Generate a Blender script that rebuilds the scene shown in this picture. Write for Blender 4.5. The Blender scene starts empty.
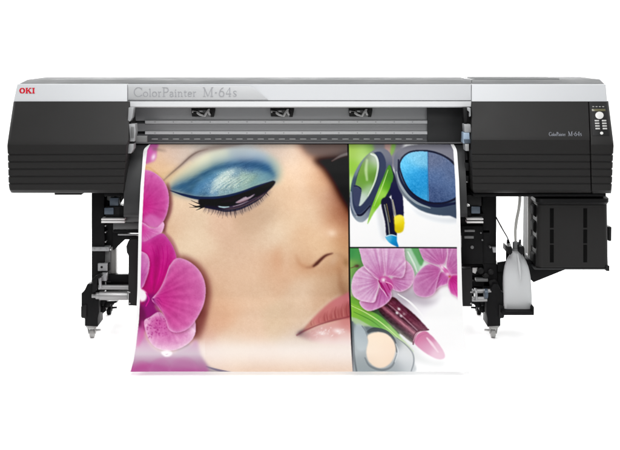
# ---------------------------------------------------------------- printed picture (the ink on the sheet)
import numpy as np
PS = 3.0                                   # samples per unit of the print
PX0, PY0, PX1, PY1 = 124.0, 138.0, 480.0, 376.0
PWID, PHEI = int((PX1-PX0)*PS), int((PY1-PY0)*PS)
GX, GY = np.meshgrid(PX0+(np.arange(PWID)+.5)/PS, PY0+(np.arange(PHEI)+.5)/PS)
RNG = np.random.default_rng(7)

def gblur(a, s):
    if a.shape == GX.shape and not a[0, 0] and not a[-1, -1] and not a[0, -1] and not a[-1, 0]:
        ys = np.flatnonzero(a.any(1)); xs = np.flatnonzero(a.any(0))
        if len(ys) == 0: return a
        p = int(s*PS*3)+3
        y0, y1, x0, x1 = max(0, ys[0]-p), min(a.shape[0], ys[-1]+p), max(0, xs[0]-p), min(a.shape[1], xs[-1]+p)
        o = np.zeros_like(a); o[y0:y1, x0:x1] = blur_all(a[y0:y1, x0:x1], s)
        return o
    return blur_all(a, s)

def blur_all(a, s):
    s = s*PS
    if s < .2: return a
    n = max(1, int(s*3)); k = np.exp(-.5*(np.arange(-n, n+1)/s)**2); k /= k.sum()
    def one(b, ax):
        p = [(0, 0)]*b.ndim; p[ax] = (n, n)
        q = np.pad(b, p, mode='edge'); o = np.zeros_like(b)
        for i, w in enumerate(k):
            sl = [slice(None)]*b.ndim; sl[ax] = slice(i, i+b.shape[ax]); o += w*q[tuple(sl)]
        return o
    return one(one(a, 0), 1)

def spline(pts, closed=True, n=8):
    p = np.array(pts, float)
    if not closed:
        p = np.vstack([2*p[0]-p[1], p, 2*p[-1]-p[-2]])
    out = []; m = len(p); rng = range(m) if closed else range(1, m-2)
    for i in rng:
        a, b, c, d = p[(i-1) % m], p[i], p[(i+1) % m], p[(i+2) % m]
        for t in np.arange(n)/n:
            out.append(.5*(2*b+(c-a)*t+(2*a-5*b+4*c-d)*t*t+(3*b-a-3*c+d)*t**3))
    if not closed: out.append(p[-2])
    return np.array(out)

def fill(pts, soft=.3, smooth=True):
    """mask of a closed outline"""
    q = spline(pts) if smooth else np.array(pts, float)
    pad = max(2, soft*3.5)
    x0 = int(np.clip((q[:, 0].min()-pad-PX0)*PS, 0, PWID-1)); x1 = int(np.clip((q[:, 0].max()+pad-PX0)*PS+1, 1, PWID))
    y0 = int(np.clip((q[:, 1].min()-pad-PY0)*PS, 0, PHEI-1)); y1 = int(np.clip((q[:, 1].max()+pad-PY0)*PS+1, 1, PHEI))
    X, Y = GX[y0:y1, x0:x1], GY[y0:y1, x0:x1]
    ins = np.zeros(X.shape, bool)
    a = q; b = np.roll(q, -1, 0)
    for (ax, ay), (bx, by) in zip(a, b):
        if ay == by: continue
        ins ^= ((Y > min(ay, by)) & (Y <= max(ay, by)) & (X < ax+(Y-ay)*(bx-ax)/(by-ay)))
    m = gblur(ins.astype(float), soft)
    M = np.zeros(GX.shape); M[y0:y1, x0:x1] = m
    return M

def stroke(pts, w, soft=.3, smooth=True):
    """mask of a line whose width runs along w"""
    q = spline(pts, False) if smooth else np.array(pts, float)
    ww = np.interp(np.linspace(0, 1, len(q)), np.linspace(0, 1, len(w)), w)
    M = np.zeros(GX.shape); pad = max(ww)+soft*3+1
    for i in range(len(q)-1):
        (ax, ay), (bx, by) = q[i], q[i+1]
        x0 = int(np.clip((min(ax, bx)-pad-PX0)*PS, 0, PWID-1)); x1 = int(np.clip((max(ax, bx)+pad-PX0)*PS+1, 1, PWID))
        y0 = int(np.clip((min(ay, by)-pad-PY0)*PS, 0, PHEI-1)); y1 = int(np.clip((max(ay, by)+pad-PY0)*PS+1, 1, PHEI))
        X, Y = GX[y0:y1, x0:x1], GY[y0:y1, x0:x1]
        dx, dy = bx-ax, by-ay; L = dx*dx+dy*dy+1e-9
        t = np.clip(((X-ax)*dx+(Y-ay)*dy)/L, 0, 1)
        d = np.hypot(X-ax-t*dx, Y-ay-t*dy); r = .5*(ww[i]+(ww[i+1]-ww[i])*t)
        m = np.clip((r-d)/max(soft, .17)+.5, 0, 1)
        M[y0:y1, x0:x1] = np.maximum(M[y0:y1, x0:x1], m)
    return M

def blob(cx, cy, rx, ry, rot=0, p=1.0):
    c, s = np.cos(np.radians(rot)), np.sin(np.radians(rot))
    u = ((GX-cx)*c+(GY-cy)*s)/rx; v = (-(GX-cx)*s+(GY-cy)*c)/ry
    return np.exp(-(u*u+v*v)**p)

def field(samples, s):
    """smooth colour field through samples (x, y, r, g, b)"""
    gx, gy = GX[::3, ::3], GY[::3, ::3]
    num, den = np.zeros(gx.shape+(3,)), np.zeros(gx.shape)+1e-12
    for x, y, r, g, b in samples:
        d = ((gx-x)**2+(gy-y)**2)/(s*s)
        w = np.exp(-.5*d)+1e-4/(1+d*d)
        num += w[..., None]*np.array([r, g, b], float); den += w
    f = num/den[..., None]
    iy = np.clip((np.arange(PHEI)-1)/3, 0, gx.shape[0]-1); ix = np.clip((np.arange(PWID)-1)/3, 0, gx.shape[1]-1)
    a, b = np.minimum(iy.astype(int), gx.shape[0]-2), np.minimum(ix.astype(int), gx.shape[1]-2)
    fy, fx = (iy-a)[:, None, None], (ix-b)[None, :, None]
    f = f[a]*(1-fy)+f[a+1]*fy
    return f[:, b]*(1-fx)+f[:, b+1]*fx

def noise(scale, seed, ang=0, ar=1.0):
    """band noise, can be stretched along an angle"""
    r = np.random.default_rng(seed); n = r.standard_normal(GX.shape)
    a = gblur(n, scale) if ar == 1 else n
    if ar != 1:
        c, s = np.cos(np.radians(ang)), np.sin(np.radians(ang)); o = np.zeros_like(n); K = int(scale*ar*PS)
        for i in range(-K, K+1):
            w = np.exp(-.5*(i/(K*.5+1e-6))**2)
            o += w*np.roll(n, (int(round(i*s)), int(round(i*c))), (0, 1))
        a = gblur(o, scale*.5)
    return a/a.std()

class Canvas:
    def __init__(s): s.c = np.full(GX.shape+(3,), 255.0)
    def over(s, m, col, k=1.0):
        m = np.clip(m, 0, 1)*k; col = np.asarray(col, float)
        ys = np.flatnonzero(m.any(1)); xs = np.flatnonzero(m.any(0))
        if len(ys) == 0: return
        w = np.s_[ys[0]:ys[-1]+1, xs[0]:xs[-1]+1]; m = m[w][..., None]
        s.c[w] = s.c[w]*(1-m)+(col[w] if col.ndim == 3 else col)*m
    def mul(s, m, col, k=1.0):
        m = (np.clip(m, 0, 1)*k)[..., None]
        s.c = s.c*(1-m+m*np.asarray(col, float)/255.0)
    def light(s, m, k): s.c = s.c+(np.clip(m, 0, 1)*k)[..., None]*(255-s.c)

def lerp3(stops, t):
    xs = [a for a, _ in stops]
    return np.stack([np.interp(t, xs, [c[i] for _, c in stops]) for i in range(3)], -1)

def petal(C, pts, base, mid, edge, centre, soft=.35, vein=.045, shadow=.55, seed=1, rim=2.2, fan=26):
    """an orchid petal: colour runs from its root outwards, pale rim, fine veins fanning from the root"""
    m = fill(pts, soft)
    if shadow:
        sm = gblur(np.roll(m, (int(1.0*PS), int(1.2*PS)), (0, 1)), 1.5)
        C.mul(sm*(1-m), (130, 60, 90), shadow)
    inner = gblur(m, rim*1.6); e = np.clip((1-inner)*1.9, 0, 1)
    cx, cy = centre; d = np.hypot(GX-cx, GY-cy); D = (d*m).max()+1e-6
    t = np.clip(d/D, 0, 1)
    col = lerp3([(0, base), (.45, mid), (1, np.array(mid)*.55+np.array(edge)*.45)], t)
    col = col*(1-.6*e[..., None]**1.8)+np.array(edge)*(.6*e[..., None]**1.8)
    ang = np.arctan2(GY-cy, GX-cx)
    r = np.random.default_rng(seed); v = np.zeros(GX.shape)
    for k in range(4):
        v += np.sin(ang*fan*(1+.37*k)+r.uniform(0, 6.28)+.05*d*np.sin(k+seed))/(1+.5*k)
    v *= np.exp(-((t-.5)/.42)**2)
    mott = noise(.45, seed+50)*.6+noise(1.6, seed+90)*1.1
    col = col*(1+(vein*.55*v+.022*mott)[..., None]*np.array([.55, 1.3, .7]))
    C.over(m, np.clip(col, 0, 255))
    rimm = np.clip(m-gblur(m, .6), 0, 1)*2.0
    C.over(rimm*m, edge, .55)
    return m

def paint_print():
    C = Canvas()
    # ------------------------------------------------ face
    skin = [(152,166,218,176,134),(160,160,222,188,160),(168,152,206,182,168),(182,150,204,186,172),(205,148,186,178,170),(240,148,184,182,180),(270,149,190,176,166),(278,154,206,186,170),
        (290,156,220,196,176),(160,176,222,182,140),(168,182,218,192,150),(180,206,232,204,174),(180,215,228,198,170),(195,225,230,204,175),(172,225,226,190,158),(205,245,239,214,185),(190,240,236,210,180),(220,228,226,190,163),(230,240,221,186,158),
        (241,253,229,195,167),(250,225,209,176,147),(262,215,206,174,146),(270,205,205,175,146),(278,196,224,192,160),(262,238,228,198,170),(275,233,236,213,186),(286,201,233,198,166),(285,222,236,206,174),(302,180,233,198,166),(286,176,236,204,172),
        (290,166,236,206,178),(305,168,230,196,166),(316,211,234,202,169),(314,188,226,188,154),(322,180,208,160,124),(330,200,195,150,125),(326,212,222,182,148),(336,206,184,132,102),(342,213,170,115,88),(347,226,176,124,94),(338,230,222,176,138),(345,212,150,92,70),
        (346,200,110,62,50),(301,241,231,192,156),(316,246,233,198,162),(326,244,232,194,156),(290,250,227,195,163),(303,262,216,172,136),(288,264,228,186,152),(277,263,222,176,142),(276,277,224,184,152),(260,264,229,193,163),(240,275,229,193,163),(215,262,228,194,164),
        (206,274,225,186,158),(212,290,224,184,152),(225,310,226,180,146),(214,318,218,172,142),(235,296,230,194,164),(260,290,230,196,166),(246,326,228,195,168),(281,319,221,193,163),(302,290,228,198,170),(296,315,222,192,164),(321,273,221,188,156),(335,275,203,167,135),
        (344,241,204,160,120),(340,262,206,164,126),(346,270,196,150,112),(344,287,172,136,102),(330,290,210,172,138),(346,296,166,122,96),(325,300,212,176,146),(300,335,216,194,176),(262,366,224,192,168),(230,345,228,198,172),(300,360,226,196,172),(340,352,222,194,174),
        (200,340,214,166,144),(212,360,226,196,176),(340,368,224,194,172)]
    C.c = field(skin, 9.0)
    n1 = noise(.35, 3); n2 = noise(1.2, 4); n3 = noise(4, 5)
    C.c += (n1*1.1+n2*1.0+n3*.9)[..., None]*np.array([.8, 1, 1.1])
    # skin glints and folds
    C.over(blob(332,233,4.6,3.6), (255,240,224), .62); C.over(blob(329,231,12,9), (250,222,194), .4); C.light(blob(303,190,7,34,-22), .07);  C.c += noise(.12, 77)[..., None]*1.6
    C.mul(gblur(stroke([(279,245),(277,258),(278,272)], [2,5,2], 2), 2.8), (224,178,152), .28)
    C.light(blob(286,262,4,16,2), .05)
    C.over(gblur(stroke([(296,255),(300,264),(308,267),(316,265)], [2,4,3,2], 2), 1.3), (200,148,112), .55)
    C.over(gblur(stroke([(313,266),(320,260),(326,255.5),(332,253.5)], [2.5,3.5,3,1.5], 1), .8), (168,112,88), .8)
    C.over(gblur(stroke([(306,267.5),(312,266.8),(317,263)], [1,2.4,2.5], 1), 1.0), (150,100,76), .55)
    C.over(gblur(stroke([(313.5,266.2),(317,263.4),(321,259.4),(326,255.4),(333,253.2)], [1.4,3.0,2.6,1.8,.6], .7), .6), (88,50,44), .95)
    C.over(gblur(stroke([(334,253.4),(342,256),(347,262)], [1.5,3,4], 2), 1.6), (176,134,100), .5)
    C.mul(gblur(fill([(300,262),(312,268),(330,262),(342,258),(340,272),(318,276),(302,270)], 2), 3), (234,200,176), .4)
    C.mul(gblur(fill([(322,222),(334,240),(346,256),(352,258),(352,214),(340,200)], 3), 5), (240,206,180), .3)
    C.over(blob(346,263,3,4), (150,110,70), .5)
    C.light(blob(334,261,4,7,30), .12)
    C.mul(gblur(stroke([(340,270),(341,285),(346,297)], [3,5,5], 2), 2), (200,165,150), .5)
    # dark hair behind the bridge of the nose
    hair = fill([(303,150),(315,160),(323,171),(333,187),(342,203),(351,222),(356,222),(356,140),(303,140)], 3.2)
    C.over(gblur(hair, 3.6), (128,68,46), .85)
    C.over(gblur(fill([(314,159),(324,170),(333,184),(341,199),(351,214),(358,214),(358,150),(335,153)], 2.0), 1.8), (26,11,10), .98)
    C.over(fill([(303,148),(312,156),(330,156.5),(352,153),(352,138),(303,138)], 2.6), (98,92,92), .8)
    C.over(stroke([(332,161),(341,156),(351,153)], [1,2.5,3], 1.6), (150,146,146), .5)
    # ------------------------------------------------ eye make-up
    lidline = [(170,190.5),(184,195),(200,198.2),(220,198),(240,193.5),(256,187.5),(273,181.8)]
    wash = fill([(168,187),(176,177),(186,168),(198,158),(212,151),(236,148),(258,150),(273,158),(281,168),(280,180),(273,183)]+lidline[::-1][1:], 2.5)
    cream = field([(172,184,205,196,160),(180,176,222,212,176),(190,167,226,216,178),(202,159,228,222,192),(218,155,205,208,186),(238,153,168,180,182),(256,154,172,186,192),(274,165,176,188,170),(279,176,206,198,160)], 6)
    C.over(gblur(wash, 1.6), cream, .95)
    C.over(gblur(stroke([(163,181),(168,176),(178,168),(187,160),(196,153.5),(206,149.5),(220,146.5),(236,144),(246,142)], [.8,1.4,2.2,3.2,4.2,5,5,4,2], 1.6), 1.5), (128,110,104), .68)
    C.over(gblur(stroke([(164,180),(171,173.6),(181,165),(190,156.8),(198,151.8),(208,149)], [.5,1.0,1.3,1.5,1.1,.2], .9), .5), (78,58,52), .6)
    C.over(stroke([(168,186),(180,172),(190,163)], [2,4,4], 2), (226,206,170), .35)
    blue = fill([(168.5,189),(178,182.5),(190,176.5),(202,169.5),(216,163.5),(234,160),(252,159.5),(266,162.5),(274.5,169),(276.5,177),(273,182.5)]+lidline[::-1][1:], 1.8)
    bcol = field([(172,189,66,104,134),(180,186,70,116,146),(188,181,84,122,138),(186,190,40,86,128),(196,175,112,140,140),(195,184,44,90,122),(205,168,110,138,138),(207,175,50,100,122),
        (201,190,84,132,170),(210,182,100,146,178),(211,190,80,130,172),(217,165,78,116,130),(220,172,88,140,170),(218,184,150,184,196),(224,178,180,200,190),(224,188,152,180,178),(232,163,72,112,146),(234,171,112,148,166),(234,182,164,188,178),(242,185,146,176,162),
        (246,160,66,98,134),(248,168,58,98,140),(246,176,148,178,162),(254,178,130,162,146),(256,164,46,86,130),(258,171,90,134,156),(264,178,112,152,158),(266,168,42,92,142),(270,175,64,116,152),(274,172,96,136,150),(272,180,92,130,150),(226,193,96,140,160),(202,195,40,88,128),(240,190,116,160,166)], 3.6)
    bcol = bcol*.86+bcol.mean(-1, keepdims=True)*.14
    halo = gblur(fill([(170,188),(178,178),(190,170),(203,163),(217,157),(236,153),(256,153.5),(270,158),(278,167),(278,180),(250,186),(210,192),(184,192)], 2.5), 3.0)
    C.over(halo, field([(176,184,120,140,146),(190,173,128,150,150),(206,165,136,160,158),(222,159,140,160,168),(245,156,132,150,170),(264,158,120,144,168),(277,168,126,150,160),(277,178,140,158,158)], 6), .62)
    C.over(gblur(blue, 2.3), bcol, .95)
    # crease, brushed powder, metallic lid
    C.over(gblur(stroke([(171,189.5),(188,184),(202,175.5),(216,168.5),(234,165),(252,165),(266,168.5),(273,175)], [2,5,5.5,4.5,4.5,5.5,5.5,3], 1.5), 1.6), (34,74,112), .72)
    br = noise(.5, 11, -25, 7)
    C.c = np.clip(C.c+(br*gblur(blue, 1))[..., None]*np.array([2.6, 3.2, 3.2]), 0, 255)
    lid = fill([(193,193),(203,182),(216,173),(232,168),(248,168),(262,174),(268,179),(250,186),(230,193),(210,196)], 2.5)
    sp = noise(.3, 12)+.9*noise(.45, 13, -30, 5)
    C.c = np.clip(C.c+(sp*lid)[..., None]*np.array([4.6, 5, 4.4]), 0, 255)
    C.over(gblur(stroke([(195,193),(200,186),(208,179),(216,174)], [5,8,7,3], 2), 1.6), (76,128,172), .55)
    C.over(gblur(stroke([(250,187),(258,181),(266,176),(271,176)], [5,8,7,4], 2), 1.8), (104,146,158), .55)
    C.over(gblur(stroke([(212,192),(217,184),(224,176),(233,171)], [4,7,7,4], 1.5), 1.3), (206,220,210), .6)
    rs = np.random.default_rng(8)
    for k in range(40):
        x = 209+rs.uniform(0, 40); y = 193-(x-209)*.14-rs.uniform(0, 13); q = rs.uniform(4, 9)
        C.over(stroke([(x,y),(x+q*.5,y-q*.38),(x+q,y-q*.62)], [.5,.6,.15], .35), (228,238,228) if rs.random() < .55 else (84,124,140), rs.uniform(.15, .5)*np.exp(-((x-224)/15)**2))
    for k in range(9):
        x = 213+k*3.0; y = 190-k*.55
        C.over(stroke([(x,y),(x+4,y-3.6),(x+9,y-6.6),(x+13,y-9)], [.9,.7,.5,.2], .5), (222,236,220) if k % 2 else (70,112,134), .3)
    g = (RNG.random(GX.shape) > .978).astype(float)
    C.light(gblur(g*lid, .28)*2.2*np.exp(-((GX-226)/18)**2), .8)
    # liner
    C.over(stroke(lidline, [.6,2.4,3.4,4.2,4,3.6,2.5], .9), (16,34,66), .9)
    C.over(fill([(199,199.5),(214,199),(232,196),(250,190),(264,184.5),(274.5,181),(274,185),(267,192),(258,197),(246,203),(232,207.5),(220,209.5),(210,208),(201,206.5)], .55), (12,10,26), .97)
    C.over(gblur(stroke([(258,191),(266,187),(271,184)], [2,4,1.5], .8), .4), (22,22,34), .8)
    C.over(gblur(fill([(202,205),(220,206),(240,203),(258,196),(268,189),(264,194.5),(254,202),(240,208),(226,210.3),(212,209)], .7), .5), (40,30,46), .9)
    # eyeball, catchlight, water line
    C.over(stroke([(222,202),(232,200),(240,197)], [2,4,2], 1), (46,26,40), .7)
    C.over(fill([(235.5,202.6),(240,199.6),(245.5,196.8),(248,197.3),(255,194),(250.5,198),(244,201),(238,203)], .4), (206,184,194), .8)
    C.over(fill([(237,201.9),(243,200.6),(249,198.6),(246,201.2),(240,203.2)], .4), (148,108,118), .55)
    C.over(stroke([(218,206.3),(226,207.6),(236,206),(246,202.5),(256,197.5)], [1.4,1.8,1.4,1.2,.6], .6), (84,74,92), .6)
    C.over(stroke([(219,206.6),(224,207.3),(229,206.8)], [1,1.6,.7], .5), (172,200,204), .85)
    C.over(stroke([(233,206.5),(241,204.2),(248,201)], [.5,.8,.4], .4), (190,170,180), .6)
    C.over(stroke([(206,207.4),(216,209),(226,210.8),(238,209.2),(250,204.4),(262,197),(270,188)], [1.4,2.0,2.6,2.4,1.7,1.1,.5], .9), (24,26,44), .95)
    C.over(gblur(stroke([(204,209),(226,212.5),(242,210.5),(258,202.5),(270,191.5)], [1.5,5,5,4,2], 1.5), 1.3), (110,100,108), .5)
    r = np.random.default_rng(5)
    for k in range(44):
        t = np.clip(k/43+r.uniform(-.02, .02), 0, 1); x = 205+t*62; y = np.interp(x, [205,216,226,238,250,262,270], [207.5,209.2,211,209.2,204.4,197,188])
        L = (4.5+3.2*np.sin(3.1*t))*r.uniform(.55, 1.15)*(1.0 if t < .7 else .75); lean = np.interp(t, [0,.35,1], [-.55,0,.6])+r.uniform(-.25, .25)
        C.over(stroke([(x,y-.3),(x+lean*L*.45,y+L*.5),(x+lean*L*1.1,y+L)], [.7,.45,.12], .55), (44,36,44), r.uniform(.35,.8))
    for a, b, c in [((203,205.5),(196,206.2),(189,203.6)),((203,206),(197,207.2),(189.5,207.2)),((202,204),(197,203),(191,200.4)),((204,206.3),(198,206.9),(193,206)),((203,207),(199,209),(196,210.2))]:
        C.over(stroke([a,b,c], [1.7,1,.25], .4), (16,16,28), .93)
    # ------------------------------------------------ mouth
    upper = fill([(297.5,334.5),(303,329),(312,319),(322,309),(332,300.5),(342,295.5),(352,293),(353,316),(341,319),(330,321),(318,325),(306,331)], 1.0)
    lower = fill([(298,334.5),(308,330.5),(320,325.5),(334,321),(353,316),(354,344),(340,344.5),(326,344),(312,341),(302,337.5)], 1.8)
    C.over(lower, field([(302,334,150,112,112),(312,333,206,150,148),(322,332,214,164,160),(334,330,214,156,152),(348,324,204,130,128),(346,336,222,178,172),(325,340,228,196,190),(345,342,232,208,202)], 5), .92)
    C.over(upper, field([(300,332,130,92,92),(308,326,186,120,108),(318,316,198,118,116),(328,308,198,116,116),(338,302,198,116,120),(350,297,196,112,120),(348,308,168,86,86),(338,314,172,90,90),(325,320,168,84,84)], 4), .96)
    C.light(gblur(stroke([(304,325),(316,313),(328,302),(340,294.5)], [1.5,2,2,1.5], 1), 1.3), .2)
    for k in range(13):
        x = 312+k*3.1+r.uniform(-1.3,1.3); y0 = np.interp(x, [312,332,350], [325,318.5,315.5]); L = np.interp(x, [312,350], [5,15])
        C.over(stroke([(x,y0),(x-.6-.05*k,y0-L*.5),(x+.4,y0-L)], [1.6,1.2,.3], 1.1), (140,56,62), r.uniform(.08,.5))
        C.over(stroke([(x+1.4,y0-1),(x+1,y0-L*.6)], [1.4,.5], .9), (226,156,150), r.uniform(.05,.4))
    C.over(stroke([(297,335),(305,330.5),(318,325),(332,320.6),(344,318),(353,315.5)], [1.8,1.5,1.0,1.8,1.1,1.7], 1.3), (128,48,60), .66)
    C.over(blob(300,333,4,2.6,-35), (70,44,56), .55)
    for k in range(46):
        x = r.uniform(308, 348); y = np.interp(x, [308,348], [334,329])+r.normal(0, 2.6)
        C.light(blob(x, y, r.uniform(.5, 1.7), r.uniform(.4, .9), r.uniform(-70, 20)), r.uniform(.12,.5)*np.exp(-((x-332)/17)**2))
    C.light(blob(338,331,5,2.6,10), .6); C.light(blob(322,333,5,2,0), .4)
    # chin and neck shadow at the lower left
    C.over(fill([(180,340),(192,347),(200,357),(209,366),(220,370.5),(240,376.5),(180,377)], 1.4), (128,116,126), .85)
    C.over(stroke([(206,366.5),(218,370),(236,374)], [1.2,2.2,2.6], .8), (70,60,92), .75)
    C.over(stroke([(197,366),(201,372)], [1.4,1.2], .6), (240,238,206), .7)
    glossface = np.exp(-((GY-351)/np.where(GY < 351, 13.0, 17.0))**2)*.70  # gloss of the bent sheet, painted into the ink as a white band
    C.light(glossface, .9)
    # ------------------------------------------------ orchids on the left
    sh = gblur(fill([(168,182),(172,196),(172,210),(167,224),(165,234),(160,225),(166,208),(166,190)], .8), .9); C.over(sh, (120,60,66), .75)
    sh = gblur(fill([(176,256),(188,257),(200,265),(208,277),(211,292),(209,308),(203,322),(197,332),(192,330),(200,312),(203,290),(198,272)], 1.0), 2.2); C.over(sh, (128,64,60), .9)
    C.over(gblur(fill([(196,312),(206,310),(205,326),(198,340),(192,334)], 1), 2.4), (118,56,54), .75)
    C.over(gblur(fill([(164,232),(172,238),(178,250),(180,260),(172,258),(168,244)], .6), .8), (150,70,90), .5)
    C.over(fill([(140,140),(158,140),(157,150),(156,158),(152,162),(140,163)], 1.0), (190,96,160)); C.over(blob(153.5,157,2.2,3.6,20), (240,216,232), .9); C.over(blob(149,152,3,3.5), (214,86,170), .7)
    C.over(gblur(stroke([(154,149),(160,150),(166,151)], [3,2.4,1], 1.5), 1), (110,92,86), .55)
    C.over(stroke([(144,167),(150,168),(158,174)], [3,2,1], 1.5), (206,158,110), .5)
    petal(C, [(136,171),(146,170),(154,172.5),(162,179),(167.5,189),(169,201),(167,213),(163,222),(158,228),(148,226),(136,224)], (200,40,132), (190,64,142), (216,146,198), (141,206), seed=3, fan=17)
    C.over(gblur(fill([(146,216),(152,214),(160,219),(161,225),(152,228),(144,222)], .8), 1), (218,128,192), .6)
    petal(C, [(136,222),(144,223),(150,227),(157,227.5),(163,222),(164,227),(160,235),(153,240.5),(145,243.5),(136,245)], (202,52,142), (206,96,170), (236,190,222), (141,228), seed=4, rim=2.2)
    petal(C, [(136,246),(146,241),(157,235),(163,233.5),(169,240),(174,249),(176.5,260),(172,272),(166,286),(160,297),(152,303),(144,298),(136,292)], (182,18,108), (192,32,124), (196,92,168), (152,300), seed=6, vein=.16, fan=12)
    for k in range(4):
        C.over(stroke([(152+k*1.2,296-k),(155+2.8*k,276),(155+4.2*k,258),(152+5*k,246)], [1.5,1.3,1.0,.4], .8), (172,12,110), .42)
    petal(C, [(134,250),(141,251),(147,254.5),(149.5,261),(149,270),(146,280),(142,288),(134,290)], (190,72,156), (198,100,172), (222,164,206), (138,284), seed=8)
    C.over(gblur(fill([(140,300),(150,294),(158,296),(156,306),(162,316),(154,322),(146,330),(138,330)], 1), 1.2), (134,16,106), .9)
    C.over(gblur(fill([(136,308),(141,304),(146,316),(143,330),(136,332)], .8), 1), (92,18,66), .7)
    petal(C, [(144,322),(150,317),(160,312),(170,322),(184,328),(194,320),(195.5,332),(190,342),(178,349),(166,350.5),(155,347),(148,338)], (184,34,130), (206,104,170), (240,212,230), (163,312), seed=9, rim=4.2)
    for k in range(70):
        x = r.uniform(147, 168); y = r.uniform(318, 338); C.over(blob(x, y, .7, .7), (150,24,110), r.uniform(.2, .6))
    petal(C, [(176,258.5),(185,259.5),(194,265),(201.5,274),(205.5,287),(204,303),(197,318),(188,328.5),(177,332.5),(169,329.5),(165.5,320),(162,312),(156,305),(152,299),(159,291),(165,279),(169,267)], (196,34,130), (199,68,146), (228,172,212), (151,298), seed=10, vein=.075, rim=2.6, fan=20)
    C.over(stroke([(152,299),(160,289),(166,276),(170,265)], [.8,.8,.7,.4], .6), (236,170,214), .6)
    for k in range(5):
        C.over(stroke([(153,299),(158,298+3*k),(162,302+5*k)], [1.5,1.2,.3], .7), (120,20,100), .3)
    C.over(fill([(135,286),(142,289),(146.5,293),(146,299),(142,302),(139,298),(135,298)], .7), (255,242,248)); C.over(blob(143,303,1.6,1.8), (150,20,80), .8); C.over(stroke([(146,293),(149,299),(146,306)], [1,1.5,1], .6), (214,40,150), .8)
    # soft lower bloom
    low = fill([(128,330),(142,328),(148,341),(156,349),(170,353),(188,347),(196,340),(200,352),(204,378),(126,378)], 1.6)
    C.over(low, lerp3([(330,(190,104,164)),(344,(204,160,190)),(354,(200,180,196)),(362,(178,134,166)),(372,(170,92,146))], GY), .97)
    C.over(gblur(stroke([(150,366),(164,360),(180,362),(196,368)], [4,6,6,4], 2), 1.2), (184,128,168), .55)
    C.over(gblur(stroke([(130,370),(150,366),(172,371),(196,371)], [5,6,5,5], 2), 1.5), (172,66,136), .5)
    for q, b_ in (([(130,378),(133,366),(142,361),(150,366),(151,378)], (178,78,142)), ([(149,378),(151,364),(160,358.5),(169,364),(171,378)], (174,100,152)), ([(168,378),(172,363),(184,357),(194,361),(198,369),(199,378)], (176,104,154))):
        q_ = fill(q, 1.3); C.over(q_, b_, .4); C.over(np.clip(q_-gblur(q_, 1.4), 0, 1)*2*q_, (220,168,202), .3)
    C.over(gblur(stroke([(138,345),(142,335),(143,322)], [3,4,3], 2), 1), (214,96,166), .6)
    C.over(fill([(161,352.5),(165,350.5),(170,351),(172.5,353),(170,356),(165,356.5)], .7), (255,250,253), .95)
    C.over(stroke([(166,354.5),(168,354)], [.7,.7], .4), (206,170,196), .6)
    C.light(np.exp(-((GY-350)/8)**2)*(GX < 205), .22)  # painted sheet gloss carried on over the orchids
    # ------------------------------------------------ right hand panels
    barx = lambda y: np.interp(y, [143,150,200,250,290,345,372], [348.0,348.2,348.9,349.2,349.6,351.8,353.4])
    BX = barx(GY)
    pan1 = np.clip((GX-BX)*2, 0, 1)*np.clip((247.5-GY)*2, 0, 1); pan2 = np.clip((GX-BX)*2, 0, 1)*np.clip((GY-247.5)*2, 0, 1)
    C.over(pan1, (253,254,255)); keep = C.c.copy()
    def P1(f, *a): f(*a)
    # panel one: blue eye shadows
    C.over(gblur(fill([(346,138),(390,138),(384,152),(372,166),(362,180),(352,196),(346,190)], 1), 1.5), field([(352,150,150,186,80),(362,150,160,196,104),(372,148,120,160,80),(355,168,136,186,60),(352,184,178,212,140),(366,160,170,204,120)], 5), .97)
    C.over(gblur(fill([(374,138),(402,138),(400,160),(388,172),(378,160)], 1), 1.2), (118,116,126), .95)
    C.over(fill([(385,142),(392,142),(391,156),(386,154)], .8), (176,140,132), .8); C.over(fill([(392,142),(396,142),(394,152),(390,156)], .8), (120,170,70), .8)
    # mirror lid
    C.over(fill([(379,148.5),(371,152),(362,160.5),(355,172),(351,186),(349.8,202),(352,214),(357,221),(363,222),(370,215.5),(378,204),(386,189),(391,172),(392,158),(387,150)], .45), field([(360,162,110,124,136),(352,190,62,78,98),(352,210,70,84,104),(358,220,170,182,190),(366,216,120,130,146),(376,204,40,48,72),(384,188,48,56,84),(388,170,72,80,104),(388,156,110,112,124),(374,150,120,124,134)], 6))
    C.over(fill([(376,152),(368,157),(361,166),(356,178),(353,192),(353,205),(356,214),(362,213),(370,204),(378,191),(384,177),(386,163),(382,153)], .4), (52,60,86))
    C.over(stroke([(356,215),(362,214.5),(370,206)], [1.6,2.4,1.4], .5), (22,26,46), .9)
    C.over(stroke([(351,192),(352,206),(357,217)], [1.3,2,1.6], .7), (164,172,186), .7)
    glass = fill([(370,153),(374.5,153.5),(378,159),(378.5,168),(376,180),(371,192),(365,201),(360,206),(357,203),(355,195),(355.5,184),(359,171),(364,160)], .4)
    C.over(glass, field([(366,158,124,140,110),(362,168,112,152,64),(370,166,118,164,80),(372,176,96,140,56),(364,182,100,152,52),(358,186,112,150,76),(368,190,160,190,150),(362,198,190,206,196),(374,160,178,190,176),(358,200,196,210,204)], 4))
    C.over(gblur(stroke([(367,160),(366,170),(367,180)], [2,3,2], 1), .6), (200,220,176), .7)
    C.over(stroke([(371,154),(376,157),(378,166),(375,181),(368,196)], [1.6,2,2,1.6,.8], .6), (214,222,214), .8)
    C.over(fill([(353.5,185.5),(358,186),(361.5,189),(360.5,198),(358.5,206),(355,205),(353,196)], .4), (62,68,96)); C.over(stroke([(354,186),(358,186.5),(361,189)], [.8,.8,.8], .4), (20,30,50), .8)
    # brushes and leaf
    C.over(gblur(fill([(376,200),(382,206),(386,226),(388,240),(382,238),(378,220)], 1), 2), (196,200,206), .6)
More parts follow.
